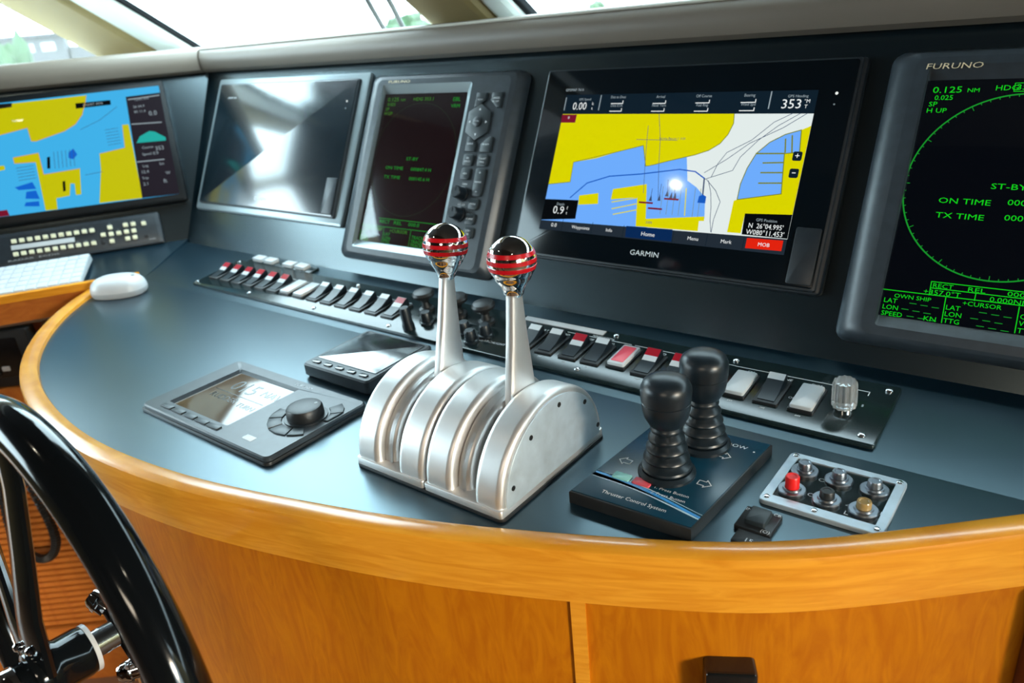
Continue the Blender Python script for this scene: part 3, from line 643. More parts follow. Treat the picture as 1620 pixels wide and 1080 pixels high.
P([(-106, -56), (-74, -50), (-70, -64), (-100, -62)], 3, 2); P([(-88, -67), (-71, -67), (-68, -84), (-92, -80)], 3, 2); P([(-97, -94), (-93, -87), (-70, -88), (-71, -98)], 3, 2)
P([(-.6, -2.7), (9.2, 3.9), (13.9, -8.7), (5, -16.8), (-2.7, -13.1)], 3, 2)
P([(-39.5, -6.6), (-34.2, -6), (-38.2, -29.2), (-43.5, -28.4)], 2, 2); P([(-22.4, -56.7), (-17.4, -56.1), (-20.2, -75.6), (-25.1, -76.2)], 2, 3)
P([(30.4, 90.1), (93.6, 89.1), (92.9, 79.8), (29.5, 79.6)], 2, 2)
P([(-190, 106), (-78, 104), (-80, 96), (-190, 93)], 2, 2); P([(-190, -107), (-125, -107.5), (-127, -96), (-190, -95)], 9, 2)
P([(122.5, 92), (187, 93), (182, -112), (112, -110)], 4, 2)
P([(123.7, -.9), (132.5, 11.5), (151.8, 19.8), (161.4, 17.2), (179.1, 3.9), (179, -2.9)], 5, 3)
for l, w, mi in (([(126, 86), (184, 88)], 2.0, 6), ([(122.7, 37.1), (177.6, 34.2)], 2, 6), ([(117.4, -38), (167.6, -39.6)], 2, 6), ([(66.4, 52.3), (103, 74.6)], .8, 7), ([(29.5, 38.4), (66.4, 52.3)], .8, 7), ([(52.5, 103.4), (48.9, 91.8), (37.7, 66.6), (22.2, 50), (.8, 39.5), (-51.7, 26.6), (-59.7, 27.7), (-61.3, 54.1), (-110.6, 46.2), (-190, 40)], 1.4, 8), ([(-60.9, -12.8), (-96.6, -10.4), (-96.8, .1), (-52.9, 3.2), (-52.1, -39.1), (13, -36.6)], 1.6, 8), ([(53.1, -12.8), (101.2, -7.3), (105.4, 38)], 1.2, 8), ([(20, -50), (52, -48)], .8, 7)):
    q.line(mmp(l), w/1000, z+.0003, mi)
for k in range(6): q.line(mmp([(-26+k*7, 2), (-30+k*7, -30)]), .0008, z+.00025, 7); q.line(mmp([(72, 32-k*6), (96, 33-k*6)]), .0008, z+.00025, 7)
for k in range(5): q.line(mmp([(-96, -20-k*6), (-66, -19-k*6)]), .0008, z+.00025, 7)
for s, x, y, h in (('12:41 PM', 138, 82, 5), ('26 04.9', 132, 68, 5), ('80 11.4', 132, 58, 5), ('0.0', 158, 50, 9), ('Course', 132, -14, 5), ('353', 156, -20, 8), ('Speed', 130, -27, 5), ('0.9', 150, -28, 6), ('Log', 126, -50, 5), ('12.4', 122, -62, 6), ('Trip', 120, -74, 5), ('2.1', 120, -86, 6), ('kn', 158, -50, 6), ('ft', 158, -86, 8), ('W', 165, -70, 6)): q.text(s, x/1000, y/1000, h/1000, z+.0004, 6)
q.text('CHART 4478', .061, .0825, .0045, z+.0004, 6, 1, 'c'); q.text('Harbour', -.085, .068, .004, z+.0004, 7)
build(q, 'map_screen', Mt, r, recalc=False, smooth=False)

r = thing('remote_keypad', 'narrow grey keypad with rows of cream square keys under the left monitor', 'keypad', WING)
q = MB(); q.box(-.3550, -.0435, 0.0, .0630, 0.0, .0085, .003, .004); build(q, 'housing', BEZ, r)
q = MB(); q.box(-.3470, -.0510, .0045, .0570, .0086, .0096, .0005, .002); build(q, 'faceplate', BEZD, r)
r1 = [(-.3076+.01386*k, .0457-.00015*k) for k in range(11)]; r2 = [(-.3091+.01384*k, .0207-.00017*k) for k in range(11)]
oth = [(-.1361, .0449), (-.1507, .0323), (-.1363, .0316), (-.1222, .0313), (-.1373, .0175), (-.1072, .0451), (-.0930, .0447), (-.1080, .0316), (-.0943, .0314), (-.1085, .0177), (-.0947, .0182), (-.0736, .0430)]
km = MB(); km.box(-.0043, .0043, -.0040, .0040, 0, .0040, .0010, .0012); k0 = build(km, 'key', CRM, r, T(*r1[0], .0096))
for x, y in (r1+r2+oth)[1:]: share(k0, r, T(x, y, .0096))
q = MB(); q.slab([(-.3155, .0295), (-.2036, .0276), (-.2030, .0364), (-.3150, .0385)], .0097, .0103, .0003); build(q, 'label_strip', WHT, r)
q = MB()
for i_, (x, y) in enumerate(r1[8:]+r2[8:]+oth): q.text(['F1', 'F2', 'F3', 'ESC', 'TAB', 'ALT', 'UP', 'L', 'OK', 'R', 'DN', '1', '2', '4', '5', '7', '8', 'DIM'][i_], x, y+.0056, .0022, .0098, 0, 1, 'c')
q.text('RADAR  ECDIS', -.325, .0080, .003, .0098, 0, 1, 'l', .09); q.text('POWER', -.064, .0088, .0024, .0098, 0, 1, 'c')
build(q, 'lettering', LBLD, r)
q = MB()
for x, y in ((-.1537, .0175), (-.0735, .0172)): q.lathe([(.0038, 0), (.0038, .0014), (.003, .002)], 14, (x, y, .0096))
build(q, 'jack_cap', BLK, r)

# ================================================================== shelf items
r = thing('keyboard', 'slim white keyboard on the side shelf left of the mouse', 'keyboard', SHELF @ T(-0.3100, -0.1060, 0.0))
q = MB(); q.rings([[(p[0], p[1], z) for p in rrect(-.137-a, .137+a, -.066-a, .066+a, .005)] for a, z in ((-.004, 0.0005), (0, .003), (0, .006))]+[[(p[0], p[1], .0085+.05*(p[1]+.06)) for p in rrect(-.136, .136, -.065, .065, .005)]]); build(q, 'body', GAP, r)
kz = MB(); kz.box(-.0078, .0078, -.0078, .0078, 0, .0022, .0008, .001); k0 = None
tl = RX(math.atan(.05))
for j in range(6):
    for i_ in range(15):
        if j == 0 and 4 <= i_ <= 8: continue
        x, y = -.1265+i_*.01807, -.0545+j*.0212
        Mk = T(x, y, .0086+.05*(y+.06)) @ tl @ Matrix.Diagonal((1, 1.15, 1, 1))
        if k0 is None: k0 = build(kz, 'key', WHTK, r, Mk)
        else: share(k0, r, Mk)
q = MB(); q.box(-.044, .044, -.009, .009, 0, .0022, .0008, .001); build(q, 'space_bar', WHTK, r, T(-.0181, -.0545, .0089) @ tl)

r = thing('computer_mouse', 'white rounded computer mouse at the left end of the desk rim', 'mouse', T(-1.3290, 0.5470, EPS) @ RZ(math.radians(38)))
def mouse_rings(zc, hz, s=1.0):
    R_ = []
    for k in range(9):
        t = k/8*pi/2; R_.append([(x*math.cos(t)**.5*s if k < 8 else x*.02, y*math.cos(t)**.5*s if k < 8 else y*.02, zc+hz*math.sin(t)) for x, y in [(.047*math.copysign(abs(math.cos(a))**.85, math.cos(a)), .033*math.copysign(abs(math.sin(a))**.85, math.sin(a))) for a in [2*pi*j/36 for j in range(36)]]])
    return R_
q = MB(); q.rings([[(p[0]*.93, p[1]*.93, .0005) for p in mouse_rings(0, 1)[0]], [(p[0]*.99, p[1]*.99, .005) for p in mouse_rings(0, 1)[0]], mouse_rings(.010, 0)[0]]); build(q, 'base', GAP, r)
q = MB(); q.rings(mouse_rings(.010, .024)); build(q, 'shell', WHT, r)
q = MB(); q.lathe([(.0035, 0), (.0035, .002), (.002, .003)], 14, (.030, 0, .0315)); build(q, 'scroll_ball', GAP, r)

# ================================================================== switch plate on the ledge
r = thing('switch_plate', 'long black plate of rocker switches along the foot of the dashboard', 'switch panel', STRIP)
q = MB(); q.box(-1.2360, -.1230, .0160, .1175, 0.0, .0042, .0012, .004); build(q, 'plate', PLATE, r)
q = MB(); q.box(-1.2350, -.1240, .0170, .1165, 0.0, .0008); build(q, 'gasket', BLK, r)
bz = MB(); bz.box(-.0125, .0125, -.0225, .0225, 0, .0030, .0010, .0015)
rk = MB(); prof_r = [(-.0185, .0028), (-.0185, .0040), (-.004, .0062), (.0165, .0145), (.0185, .0125), (.0185, .0028)]; rk.prism_x(prof_r, -.0085, .0085)
lw = MB(); lw.quad((-.0083, -.0005, .0078), (.0083, -.0005, .0078), (.0083, .0062, .01045), (-.0083, .0062, .01045)); lw.quad((-.0083, -.0005, .0078), (.0083, -.0005, .0078), (.0083, -.001, .0065), (-.0083, -.001, .0065))
lr = MB(); lr.quad((-.0083, .0062, .01048), (.0083, .0062, .01048), (.0083, .0158, .01440), (-.0083, .0158, .01440)); lr.quad((-.0083, .0158, .0144), (.0083, .0158, .0144), (.0083, .0186, .0124), (-.0083, .0186, .0124))
ltop = MB(); ltop.quad((-.0083, .0085, .0115), (.0083, .0085, .0115), (.0083, .0160, .01455), (-.0083, .0160, .01455))
bk_ = MB(); bk_.box(-.0108, .0108, -.0205, .0205, .003, .0068, .0014, .002)
pk_ = MB(); pk_.box(-.0078, .0078, -.0165, .0165, .0068, .0074, .0004, .001)
proto = {}
def part(key, mb, name, m_, parent, M=None, label=None):
    if key in proto:
        return share(proto[key], parent, M if M is not None else Matrix.Identity(4))
    o = build(mb, name, m_, parent, M if M is not None else Matrix.Identity(4), label, smooth=True); proto[key] = o; return o
TXT = ['ANCHOR', 'NAV', 'BILGE 1', 'BILGE 2', 'HORN', 'WIPER', 'SPARE', 'PUMP', 'LIGHT', 'DECK', 'FLOOD', 'FAN', 'BLOWER', 'TABS']
def switch(x, kind, v=.063, text=None):
    B_ = part('bz', bz, 'rocker_switch' if kind in 'rbw' else 'rocker_switch', BLK, r, T(x, v, .0042))
    if kind in 'rb':
        part('rk', rk, 'rocker', RUB, B_)
        if kind == 'r': part('lw', lw, 'white_lens', WLENS, B_); part('lr', lr, 'red_lens', REDL, B_)
        else: part('lt', ltop, 'white_lens', WLENS, B_)
    elif kind == 'w': part('bw', bk_, 'blank_cap', WLENS, B_)
    elif kind == 'p': part('bp', bk_, 'lens_frame', WLENS, B_); part('pp', pk_, 'pink_lens', PINK, B_)
left = 'rrrrrrwwbbbbbr'
for k, kd in enumerate(left): switch(-1.2084+.0337*k, kd)
for x, kd in ((-.5319, 'b'), (-.4996, 'b'), (-.4652, 'r'), (-.4345, 'b'), (-.4020, 'p'), (-.3685, 'r'), (-.3350, 'r'), (-.3000, 'b'), (-.2634, 'w'), (-.2304, 'b'), (-.1959, 'w')): switch(x, kd, .0625 if x != -.4020 else .066)
q = MB()
for k in range(14): q.text(TXT[k], -1.2084+.0337*k, .0880, .0030, .0044, 0, 1, 'c')
for x, s_ in ((-.5319, 'PORT'), (-.4996, 'STBD'), (-.4652, 'BILGE'), (-.4345, 'FUEL'), (-.3685, 'FWD'), (-.3350, 'AFT'), (-.2634, 'EM'), (-.2304, 'ENGINE'), (-.1959, 'DIM')):
    q.text(s_, x, .0895, .0038, .0044, 0, 1.1, 'c'); q.text('OFF', x, .0335, .0022, .0044, 0, 1, 'c')
q.line([(-.50, .0975), (-.41, .0975)], .0009, .0044); q.line([(-.405, .0975), (-.2830, .0975)], .0009, .0044); q.line([(-.2830, .0970), (-.1480, .0985), (-.1480, .0920)], .0009, .0044)
q.text('NAVIGATION', -.45, .0990, .0034, .0044, 0, 1, 'c'); q.text('SEARCHLIGHT', -.577, .0390, .0044, .0044, 0, 1, 'c'); q.text('ALARM', -.640, .0985, .0040, .0044, 0, 1, 'c'); q.text('ON', -.6580, .0300, .003, .0044, 0, 1, 'c')
q.text('OFF', -.2140, .0600, .0035, .0044, 0, 1, 'l'); q.text('S', -.1490, .0720, .0035, .0044)
build(q, 'lettering', LBL, r)
q = MB(); q.box(-.5750, -.4540, .1050, .1150, .0043, .0049, .0002, .0005); build(q, 'label_strip', WHT, r)
sc_ = MB(); sc_.lathe([(.0036, 0), (.0036, .0008), (.0026, .0020), (.001, .0024)], 14)
for i_, (x, y) in enumerate([(-.2863, .1080), (-.1328, .1080), (-.1365, .0280), (-.4374, .1105), (-.4412, .0270), (-1.2260, .1090), (-1.0772, .0250), (-.9115, .0250), (-.7489, .0250), (-.9016, .1090), (-1.2300, .0230)]):
    part('sc', sc_, 'screw', STL, r, T(x, y, .0042))
# mushroom joysticks, rotary knobs, toggle
jm = MB(); jm.lathe([(.011, 0), (.011, .004), (.0065, .006), (.005, .014), (.0085, .020), (.0150, .0225), (.0160, .0265), (.0135, .0300), (.006, .0320)], 22)
for x, v in ((-.7270, .0810), (-.6690, .0850), (-.6180, .0810)): part('jm', jm, 'mirror_joystick', BLK, r, T(x, v, .0042))
kn = MB(); kn.lathe([(.0100, 0), (.0100, .003), (.0080, .004), (.0072, .015), (.006, .017)], 18)
for x, v in ((-.6996, .0520), (-.6280, .0480), (-.5960, .0520), (-.6050, .0330)): part('kn', kn, 'rotary_knob', RUB, r, T(x, v, .0042))
q = MB(); q.lathe([(.0085, 0), (.0085, .006), (.0072, .010), (.0072, .028), (.0058, .032)], 16); build(q, 'toggle_lever', RUB, r, T(-.7140, .0300, .0042))
q = MB(); n_ = 48
q.rings([[((rr+(.0006 if (j//2) % 2 else -.0004)*(rr > .005))*math.cos(2*pi*j/n_), (rr+(.0006 if (j//2) % 2 else -.0004)*(rr > .005))*math.sin(2*pi*j/n_), z) for j in range(n_)] for rr, z in ((.0105, .006), (.0108, .010), (.0105, .030), (.0095, .033), (.002, .0340))]); kb = build(q, 'clear_knob', ACR, r, T(-.1612, .0600, .0042))
q = MB(); q.lathe([(.0085, 0), (.0085, .005), (.0050, .006)], 18); build(q, 'knob_collar', STL, kb)

r = thing('push_button_strip', 'short black strip with four white push buttons against the dashboard at the left', 'button strip', STRIP)
q = MB(); q.box(-1.2150, -1.0350, .1185, .1400, 0, .0045, .0008, .002); build(q, 'plate', PLATE, r)
q = MB(); q.box(-.0135, .0135, -.0078, .0078, 0, .0060, .0015, .002); k0 = build(q, 'push_button', WLENS, r, T(-1.1880, .1290, .0045))
for x in (-1.1550, -1.1000, -1.0660): share(k0, r, T(x, .1290, .0045))

# ================================================================== desk: pilot controller and small display
r = thing('pilot_controller', 'flat grey autopilot controller with round knob and brown display on the desk', 'autopilot', T(0, 0, EPS))
x0, x1, y0, y1 = -.8440, -.6010, .3325, .4650
q = MB(); q.box(x0-.002, x1+.002, y0-.002, y1+.002, 0, .0034, .0006, .007); build(q, 'gasket', BLK, r)
sx0, sx1, sy0, sy1 = -.8170, -.6985, .3525, .4490
D = rrect(x0, x1, y0, y1, .007); O = rrect(sx0, sx1, sy0, sy1, .002); O2 = rrect(sx0+.004, sx1-.004, sy0+.002, sy1-.004, .002)
q = MB(); q.rings([[(p[0], p[1], z) for p in L] for L, z in ((D, .0034), (D, .0070), (rrect(x0+.0015, x1-.0015, y0+.0015, y1-.0015, .006), .0085), (O, .0085), (O2, .0052))], 0, True, False); build(q, 'housing', BEZ, r)
q = MB(); q.poly(O2, .0052, 0); build(q, 'display', LCD, r, smooth=False)
q = MB(); q.text('015', -.790, .412, .022, .0054, 0, 1.0); q.text('NAV', -.735, .418, .012, .0054, 0, 1.0); q.line([(-.805, .405), (-.71, .405)], .001, .0054); q.text('RUDDER', -.795, .390, .009, .0054); q.text('TURN', -.740, .388, .008, .0054); build(q, 'display_digits', LCDT, r)
q = MB(); q.box(-.0105, .0105, -.0035, .0035, 0, .0016, .0006, .001); k0 = build(q, 'soft_key', KEYM, r, T(-.8050, .3440, .0085))
for x in (-.7810, -.7570, -.7330, -.7100): share(k0, r, T(x, .3440, .0085))
kc = (-.6360, .4090)
q = MB(); q.lathe([(.0235, 0), (.0235, .0012), (.0200, .0016)], 32, (*kc, .0085)); build(q, 'knob_ring', BEZD, r)
q = MB(); q.lathe([(.0195, 0), (.0200, .002), (.0196, .010), (.0182, .0125), (.015, .0134), (.002, .0132)], 36, (*kc, .0090)); kn_ = build(q, 'course_knob', BLK, r)
q = MB(); q.lathe([(.0018, 0), (.0018, .0004)], 10, (kc[0]+.008, kc[1]+.010, .0224)); build(q, 'knob_mark', LBLD, kn_)
for a0, a1 in ((185, 215), (218, 250), (253, 290), (5, 35), (38, 70), (293, 318)):
    P_ = [(kc[0]+rr*math.cos(math.radians(a)), kc[1]+rr*math.sin(math.radians(a))) for rr, seq in ((.026, (a0, (a0+a1)/2, a1)), (.041, (a1, (a0+a1)/2, a0))) for a in seq]
    P_ = [(min(max(x, x0+.004), x1-.004), min(max(y, y0+.005), y1-.005)) for x, y in P_]
    q = MB(); q.slab(P_, .0085, .0100, .0005); build(q, 'mode_key', KEYM, r)
q = MB(); q.box(-.6610, -.6450, .3450, .3530, .0085, .0088, .0001, .001); build(q, 'badge', LBL, r)
q = MB(); q.text('FURUNO', -.714, .4535, .0040, .0087, 0, 1.3); build(q, 'lettering', LBL, r)

r = thing('instrument_display', 'small dark tilted display with five buttons left of the throttle', 'display', T(-.7380, .4850, EPS))
q = MB(); q.rings([[(p[0], p[1], z+k_*p[1]) for p in L] for L, z, k_ in ((rrect(.003, .114, .003, .107, .004), 0, 0), (rrect(0, .116, 0, .110, .005), .004, 0), (rrect(0, .116, 0, .110, .005), .0165, .02), (rrect(.002, .114, .002, .108, .004), .0185, .02))]); build(q, 'housing', BEZD, r)
tl = RX(math.atan(.02))
q = MB(); q.box(.006, .110, .020, .104, 0, .0006, .0002, .002); build(q, 'screen', GLSR, r, T(0, 0, .0187) @ tl)
q = MB(); q.box(-.0065, .0065, -.0030, .0030, 0, .0016, .0006, .002); k0 = build(q, 'push_button', BLKG, r, T(.016, .0105, .0188) @ tl)
for k in range(1, 5): share(k0, r, T(.016+.021*k, .0105, .0188) @ tl)

# ================================================================== throttle control
TO = Vector((-0.4345, 0.461, 0.0))
r = thing('throttle_control', 'silver twin engine throttle with two ball-topped levers in the middle of the desk', 'throttle', T(TO.x, TO.y, EPS))
q = MB(); q.box(-.0895, .0905, -.0820, .0800, 0, .0028, .0006, .006); build(q, 'gasket', BLK, r)
q = MB(); q.box(-.0885, -.0008, -.0810, .0790, .0028, .0100, .0012, .003); build(q, 'base_plate', ALU, r)
q = MB(); q.box(.0008, .0890, -.0810, .0790, .0028, .0100, .0012, .003); build(q, 'base_plate', ALU, r)
def dprof(s, n=64):
    P_ = []
    for k in range(n+1):
        t = pi*k/n
        y = -.0795*math.cos(t); z = .0795*math.sin(t)
        P_.append((y*s+.0000, .0085+(z-.0)*s*.93))
    return P_
def arch(x0, x1, s=1.0, bev=.0055):
    q = MB(); R_ = []
    L = [(bev*(1-math.cos(a)), bev*(1-math.sin(a))) for a in (0, pi/8, pi/4, 3*pi/8, pi/2)]+[(bev*1.12, 0), (bev*1.5, 0)]
    L = [(0, bev*1.3)]+L
    for dx, k in L+[((x1-x0)-dx, k) for dx, k in reversed(L)]:
        sc = s*(1-k/.079); R_.append([(x0+dx, y, z) for y, z in dprof(sc)])
    q.rings(R_, 0); return q
lx = TO.x
for x0, x1 in ((-.5225, -.4925), (-.4672, -.4353), (-.4333, -.4020), (-.3760, -.3465)):
    build(arch(x0-lx, x1-lx), 'arch_cover', ALU, r)
for x0, x1 in ((-.4935, -.4785), (-.4030, -.3868)): build(arch(x0-lx, x1-lx, .90, .0080), 'inner_arch', ALU, r)
for x0, x1 in ((-.4790, -.4660), (-.3880, -.3750)): build(arch(x0-lx, x1-lx, .72, .001), 'lever_slot', BLK, r)
q = MB(); xs = -.3465-lx
q.rings([[(x, y*.985+.0, z) for y, z in dprof(k)] for x, k in ((xs-.001, .925), (xs+.0012, .925), (xs+.0017, .915))]); build(q, 'side_plate', ALUP, r)
sm_ = MB(RY(pi/2)); sm_.lathe([(.0024, 0), (.0024, .0006), (.0012, .0007), (.0010, .0002)], 12); k0 = None
for y, z in ((.398, .0240), (.427, .0570), (.470, .0680), (.5100, .0520), (.5300, .0180)):
    Ms = T(xs+.0016, y-TO.y, z)
    if k0 is None: k0 = build(sm_, 'screw', BLK, r, Ms)
    else: share(k0, r, Ms)
def lever(x, ang, name):
    Ml = T(x-lx, 0, .004) @ RX(-ang)
    q = MB(); R_ = []
    for s_, wx, dy in ((.055, .0062, .0190), (.070, .0062, .0185), (.090, .0060, .0158), (.120, .0056, .0117), (.150, .0052, .0084), (.163, .0050, .0071), (.167, .0050, .0068)):
        P_ = []
        for k in range(24):
            a = 2*pi*k/24; P_.append((wx*math.copysign(abs(math.cos(a))**.45, math.cos(a)), dy*math.copysign(abs(math.sin(a))**.75, math.sin(a)), s_))
        R_.append(P_)
    q.rings(R_); o = build(q, 'lever', ALU, r, Ml)
    q = MB(); prof = [(.0060, .160), (.0088, .163), (.0092, .166), (.0112, .170), (.0158, .1765)]
    cz, rb = .1915, .0208
    for k in range(19):
        a = math.radians(-40+k*130/18); prof.append((rb*math.cos(a), cz+rb*math.sin(a)))
    prof.append((.0003, cz+rb)); q.lathe(prof, 40); build(q, 'ball_knob', CHR, o)
    for h in (-.0050, .0012, .0074):
        q = MB(); q.rings([[((math.sqrt(rb*rb-(h+dz)**2)+e)*math.cos(2*pi*j/48), (math.sqrt(rb*rb-(h+dz)**2)+e)*math.sin(2*pi*j/48), cz+h+dz) for j in range(48)] for dz, e in ((-.0020, -.0006), (-.0017, .0004), (.0017, .0004), (.0020, -.0006))], 0, False, False); build(q, 'red_ring', REDR, o)
lever(-.4725, math.radians(7.5), 'port'); lever(-.3815, math.radians(2.2), 'starboard')

# ================================================================== thruster control
r = thing('thruster_control', 'dark blue thruster panel with two black rubber joysticks right of the throttle', 'thruster panel', T(0, 0, EPS))
PL = [(-.3136, .4325), (-.2050, .4372), (-.1961, .5832), (-.3040, .5790)]
def bil(u, v): 
    a = Vector(PL[0]).lerp(Vector(PL[1]), u); c = Vector(PL[3]).lerp(Vector(PL[2]), u); p = a.lerp(c, v); return p.x, p.y
q = MB(); q.slab(PL, 0, .0115, .0012); build(q, 'base_plate', BLK, r)
q = MB(); q.slab([bil(u, v) for u, v in ((.012, .012), (.988, .012), (.988, .99), (.012, .99))], .0115, .0121, .0002); build(q, 'overlay', THRU, r)
q = MB(); z = .01225
wave = lambda u, o, a: bil(u, .235+o-.115*u+a*math.sin(u*pi*1.25))
for mi, o, w in ((0, .0, .030), (1, -.016, .018), (1, .026, .006)):
    pts = [(k/24*.97+.02) for k in range(25)]
    for u0, u1 in zip(pts, pts[1:]):
        wa, wb = w*(1-u0*.75), w*(1-u1*.75)
        q.add([(*wave(u0, o-wa, .02), z), (*wave(u1, o-wb, .02), z), (*wave(u1, o+wa, .02), z), (*wave(u0, o+wa, .02), z)], [(0, 1, 2, 3)], mi)
build(q, 'wave_print', [BLU1, BLU2], r, recalc=False, smooth=False, kind='stuff')
q = MB(); z = .0123
q.M = T(*bil(.22, .070), 0) @ RZ(math.radians(1.8)); q.text('Thruster Control System', 0, 0, .0042, z, 0, 1.0, 'l', .058)
q.M = T(*bil(.53, .225), 0) @ RZ(math.radians(1.8)); q.text('1. Press Button', 0, .003, .0034, z, 0, 1, 'l', .030); q.text('2. Press Button', 0, -.0045, .0034, z, 0, 1, 'l', .030)
q.M = Matrix.Identity(4)
def arrow(cx, cy, a, s=.0055):
    P_ = [(-1, -.55), (.1, -.55), (.1, -1), (1.1, 0), (.1, 1), (.1, .55), (-1, .55), (-1, -.55)]
    c_, s_ = math.cos(a), math.sin(a); q.line([(cx+s*(x*c_-y*s_), cy+s*(x*s_+y*c_)) for x, y in P_], .0009, z)
for u, v, a in ((.135, .425, pi), (.815, .415, 0), (.275, .87, pi), (.755, .745, 0)): arrow(*bil(u, v), a)
q.text('BOW', *bil(.70, .87), .0048, z, 0, 1.1); q.lathe([(.0010, 0), (.0008, .0002)], 8, (*bil(.93, .86), z))
build(q, 'lettering', LBL, r, recalc=False, smooth=False)
for (u, v), mt in (((.240, .262), BUTG), ((.415, .262), BUTR)):
    q = MB(); q.box(-.0080, .0080, -.0048, .0048, 0, .0014, .0006, .0015); build(q, 'touch_button', mt, r, T(*bil(u, v), .0121) @ RZ(.03))
def joystick(x, y, s=1.0):
    j = build((lambda q: (q.lathe([(.0245, 0), (.0245, .0025), (.0215, .005)], 32), q)[1])(MB()), 'joystick', RUB, r, T(x, y, .0121) @ Matrix.Scale(s, 4))
    q = MB(); prof = []
    n_ = 5
    for k in range(n_):
        r0 = .0215-.0095*k/(n_-.2); z0 = .005+.0090*k
        prof += [(r0*.78, z0), (r0*.97, z0+.0012), (r0, z0+.0026), (r0*.97, z0+.0042), (r0*.84, z0+.0060), (r0*.76, z0+.0078)]
    prof.append((.0105, .050)); q.lathe(prof, 32); build(q, 'bellows', RUB, j)
    q = MB(); q.lathe([(.0105, .047), (.0145, .0485), (.0185, .0560), (.0200, .0640), (.0202, .0688), (.0196, .0692), (.0196, .0700), (.0206, .0704), (.0211, .0780), (.0208, .0820), (.0188, .0868), (.0150, .0898), (.0090, .0916), (.0005, .0922)], 40); build(q, 'knob', RUB, j)
joystick(-.2560, .4975); joystick(-.2490, .5545)

# ================================================================== push-button panel
r = thing('button_panel', 'aluminium framed black panel with six round push buttons near the right rim', 'button panel', T(0, 0, EPS))
bx0, bx1, by0, by1 = -.1815, -.0868, .5105, .5925
A = rrect(bx0, bx1, by0, by1, .005); I = rrect(bx0+.0080, bx1-.0075, by0+.0105, by1-.0080, .001, 4)
q = MB(); q.rings([[(p[0], p[1], z) for p in L] for L, z in ((A, 0), (A, .0034), (rrect(bx0+.0006, bx1-.0006, by0+.0006, by1-.0006, .0045), .0040), (I, .0040), (I, .0026))], 0, True, False); build(q, 'frame', ALUP, r)
q = MB(); q.poly(I, .0028); build(q, 'inset', PLATE, r, smooth=False)
q = MB(); q.lathe([(.0026, 0), (.0026, .0006), (.0018, .0014), (.0004, .0016)], 14); k0 = None
for x, y in ((bx0+.0055, by0+.006), (bx0+.0055, by1-.005), (bx1-.0055, by1-.005), (bx1-.0055, by0+.006), ((bx0+bx1)/2-.004, by0+.006)):
    if k0 is None: k0 = build(q, 'screw', STL, r, T(x, y, .0040))
    else: share(k0, r, T(x, y, .0040))
qr = MB(); qr.lathe([(.0112, 0), (.0112, .0022), (.0105, .0030), (.0075, .0030), (.0070, .0048), (.0060, .0048), (.0058, .003)], 28, (0, 0, 0), 0, True, False)
k0 = None
caps = {(0, 0): REDB, (1, 0): BLK, (2, 0): AMB}
for j in range(2):
    for i_ in range(3):
        x, y = -.1620+.0277*i_, (.5350, .5670)[j]
        if k0 is None: g = k0 = build(qr, 'push_button', DST, r, T(x, y, .0028))
        else: g = share(k0, r, T(x, y, .0028))
        mt = caps.get((i_, j), DST); hgt = .0150 if (i_, j) == (0, 0) else .0105
        q = MB(); q.lathe([(.0056, .002), (.0056, hgt-.001), (.0050, hgt), (.0036, hgt), (.0030, hgt-.0006), (.0002, hgt-.0006)], 22); build(q, 'button_cap', mt, g)
q = MB()
for s_, x, y in (('ON', -.1490, .5600), ('OFF', -.1500, .5350), ('40', -.1205, .5350), ('L', -.1185, .5250), ('INE', -.0970, .5370)): q.text(s_, x, y, .0048, .0030, 0, 1.1, 'l')
build(q, 'lettering', LBL, r, recalc=False, smooth=False)

r = thing('window_switch', 'small square black rocker switch with two label plates beside the button panel', 'switch', T(0, 0, EPS))
q = MB(); q.box(-.1845, -.1560, .4690, .4975, 0, .0040, .0010, .001); build(q, 'bezel', BLK, r)
q = MB(); q.box(-.1800, -.1540, .4520, .4680, 0, .0028, .0006, .001); build(q, 'label_plate', BLK, r)
q = MB(); q.slab(rrect(-.0080, .0080, -.0090, .0090, .0015), 0, .0050, .0012); build(q, 'rocker', KEYM, r, T(-.1705, .4840, .0040) @ RX(.10))
q = MB(); q.text('IN', -.1835, .4910, .0036, .0042, 0, 1); q.text('CB', -.1625, .4945, .0032, .0042, 0, 1); q.text('15', -.1700, .4550, .0045, .0030, 0, 1.1); q.text('(O)', -.1640, .4700, .0036, .0042, 0, 1)
build(q, 'lettering', LBL, r, recalc=False, smooth=False)

# ================================================================== steering wheel and pump
wc = Vector((-0.58087, 0.12369, -0.05139)); wn = Vector((0.01474, 0.99741, -0.07045)).normalized()
e1 = wn.cross(Vector((0, 0, 1))).normalized(); e2 = e1.cross(wn)
WF = frame(wc, e1, e2, -wn)     # local z towards the helmsman
r = thing('steering_wheel', 'glossy black steering wheel with flat spokes at the lower left', 'wheel', WF)
RR = .204
q = MB(); q.tube([(RR*math.cos(2*pi*k/96), RR*math.sin(2*pi*k/96), 0) for k in range(96)], .0168, 20, 0, True); build(q, 'rim', ENA, r)
def spoke(a):
    c_, s_ = math.cos(a), math.sin(a); q = MB(); R_ = []
    for d, w, z, t in ((.006, .024, .024, .006), (.030, .0250, .023, .006), (.050, .0205, .021, .0058), (.10, .0190, .012, .0055), (.150, .0185, .004, .0055), (.197, .0195, .0, .0055)):
        R_.append([(d*c_-y*s_, d*s_+y*c_, z+zz) for y, zz in [(w*math.copysign(abs(math.cos(k*pi/6))**.6, math.cos(k*pi/6)), t*math.sin(k*pi/6)) for k in range(12)]])
    q.rings(R_); return build(q, 'spoke', ENA, r)
for v in (96, 158, 225, 290): spoke(math.radians(v))
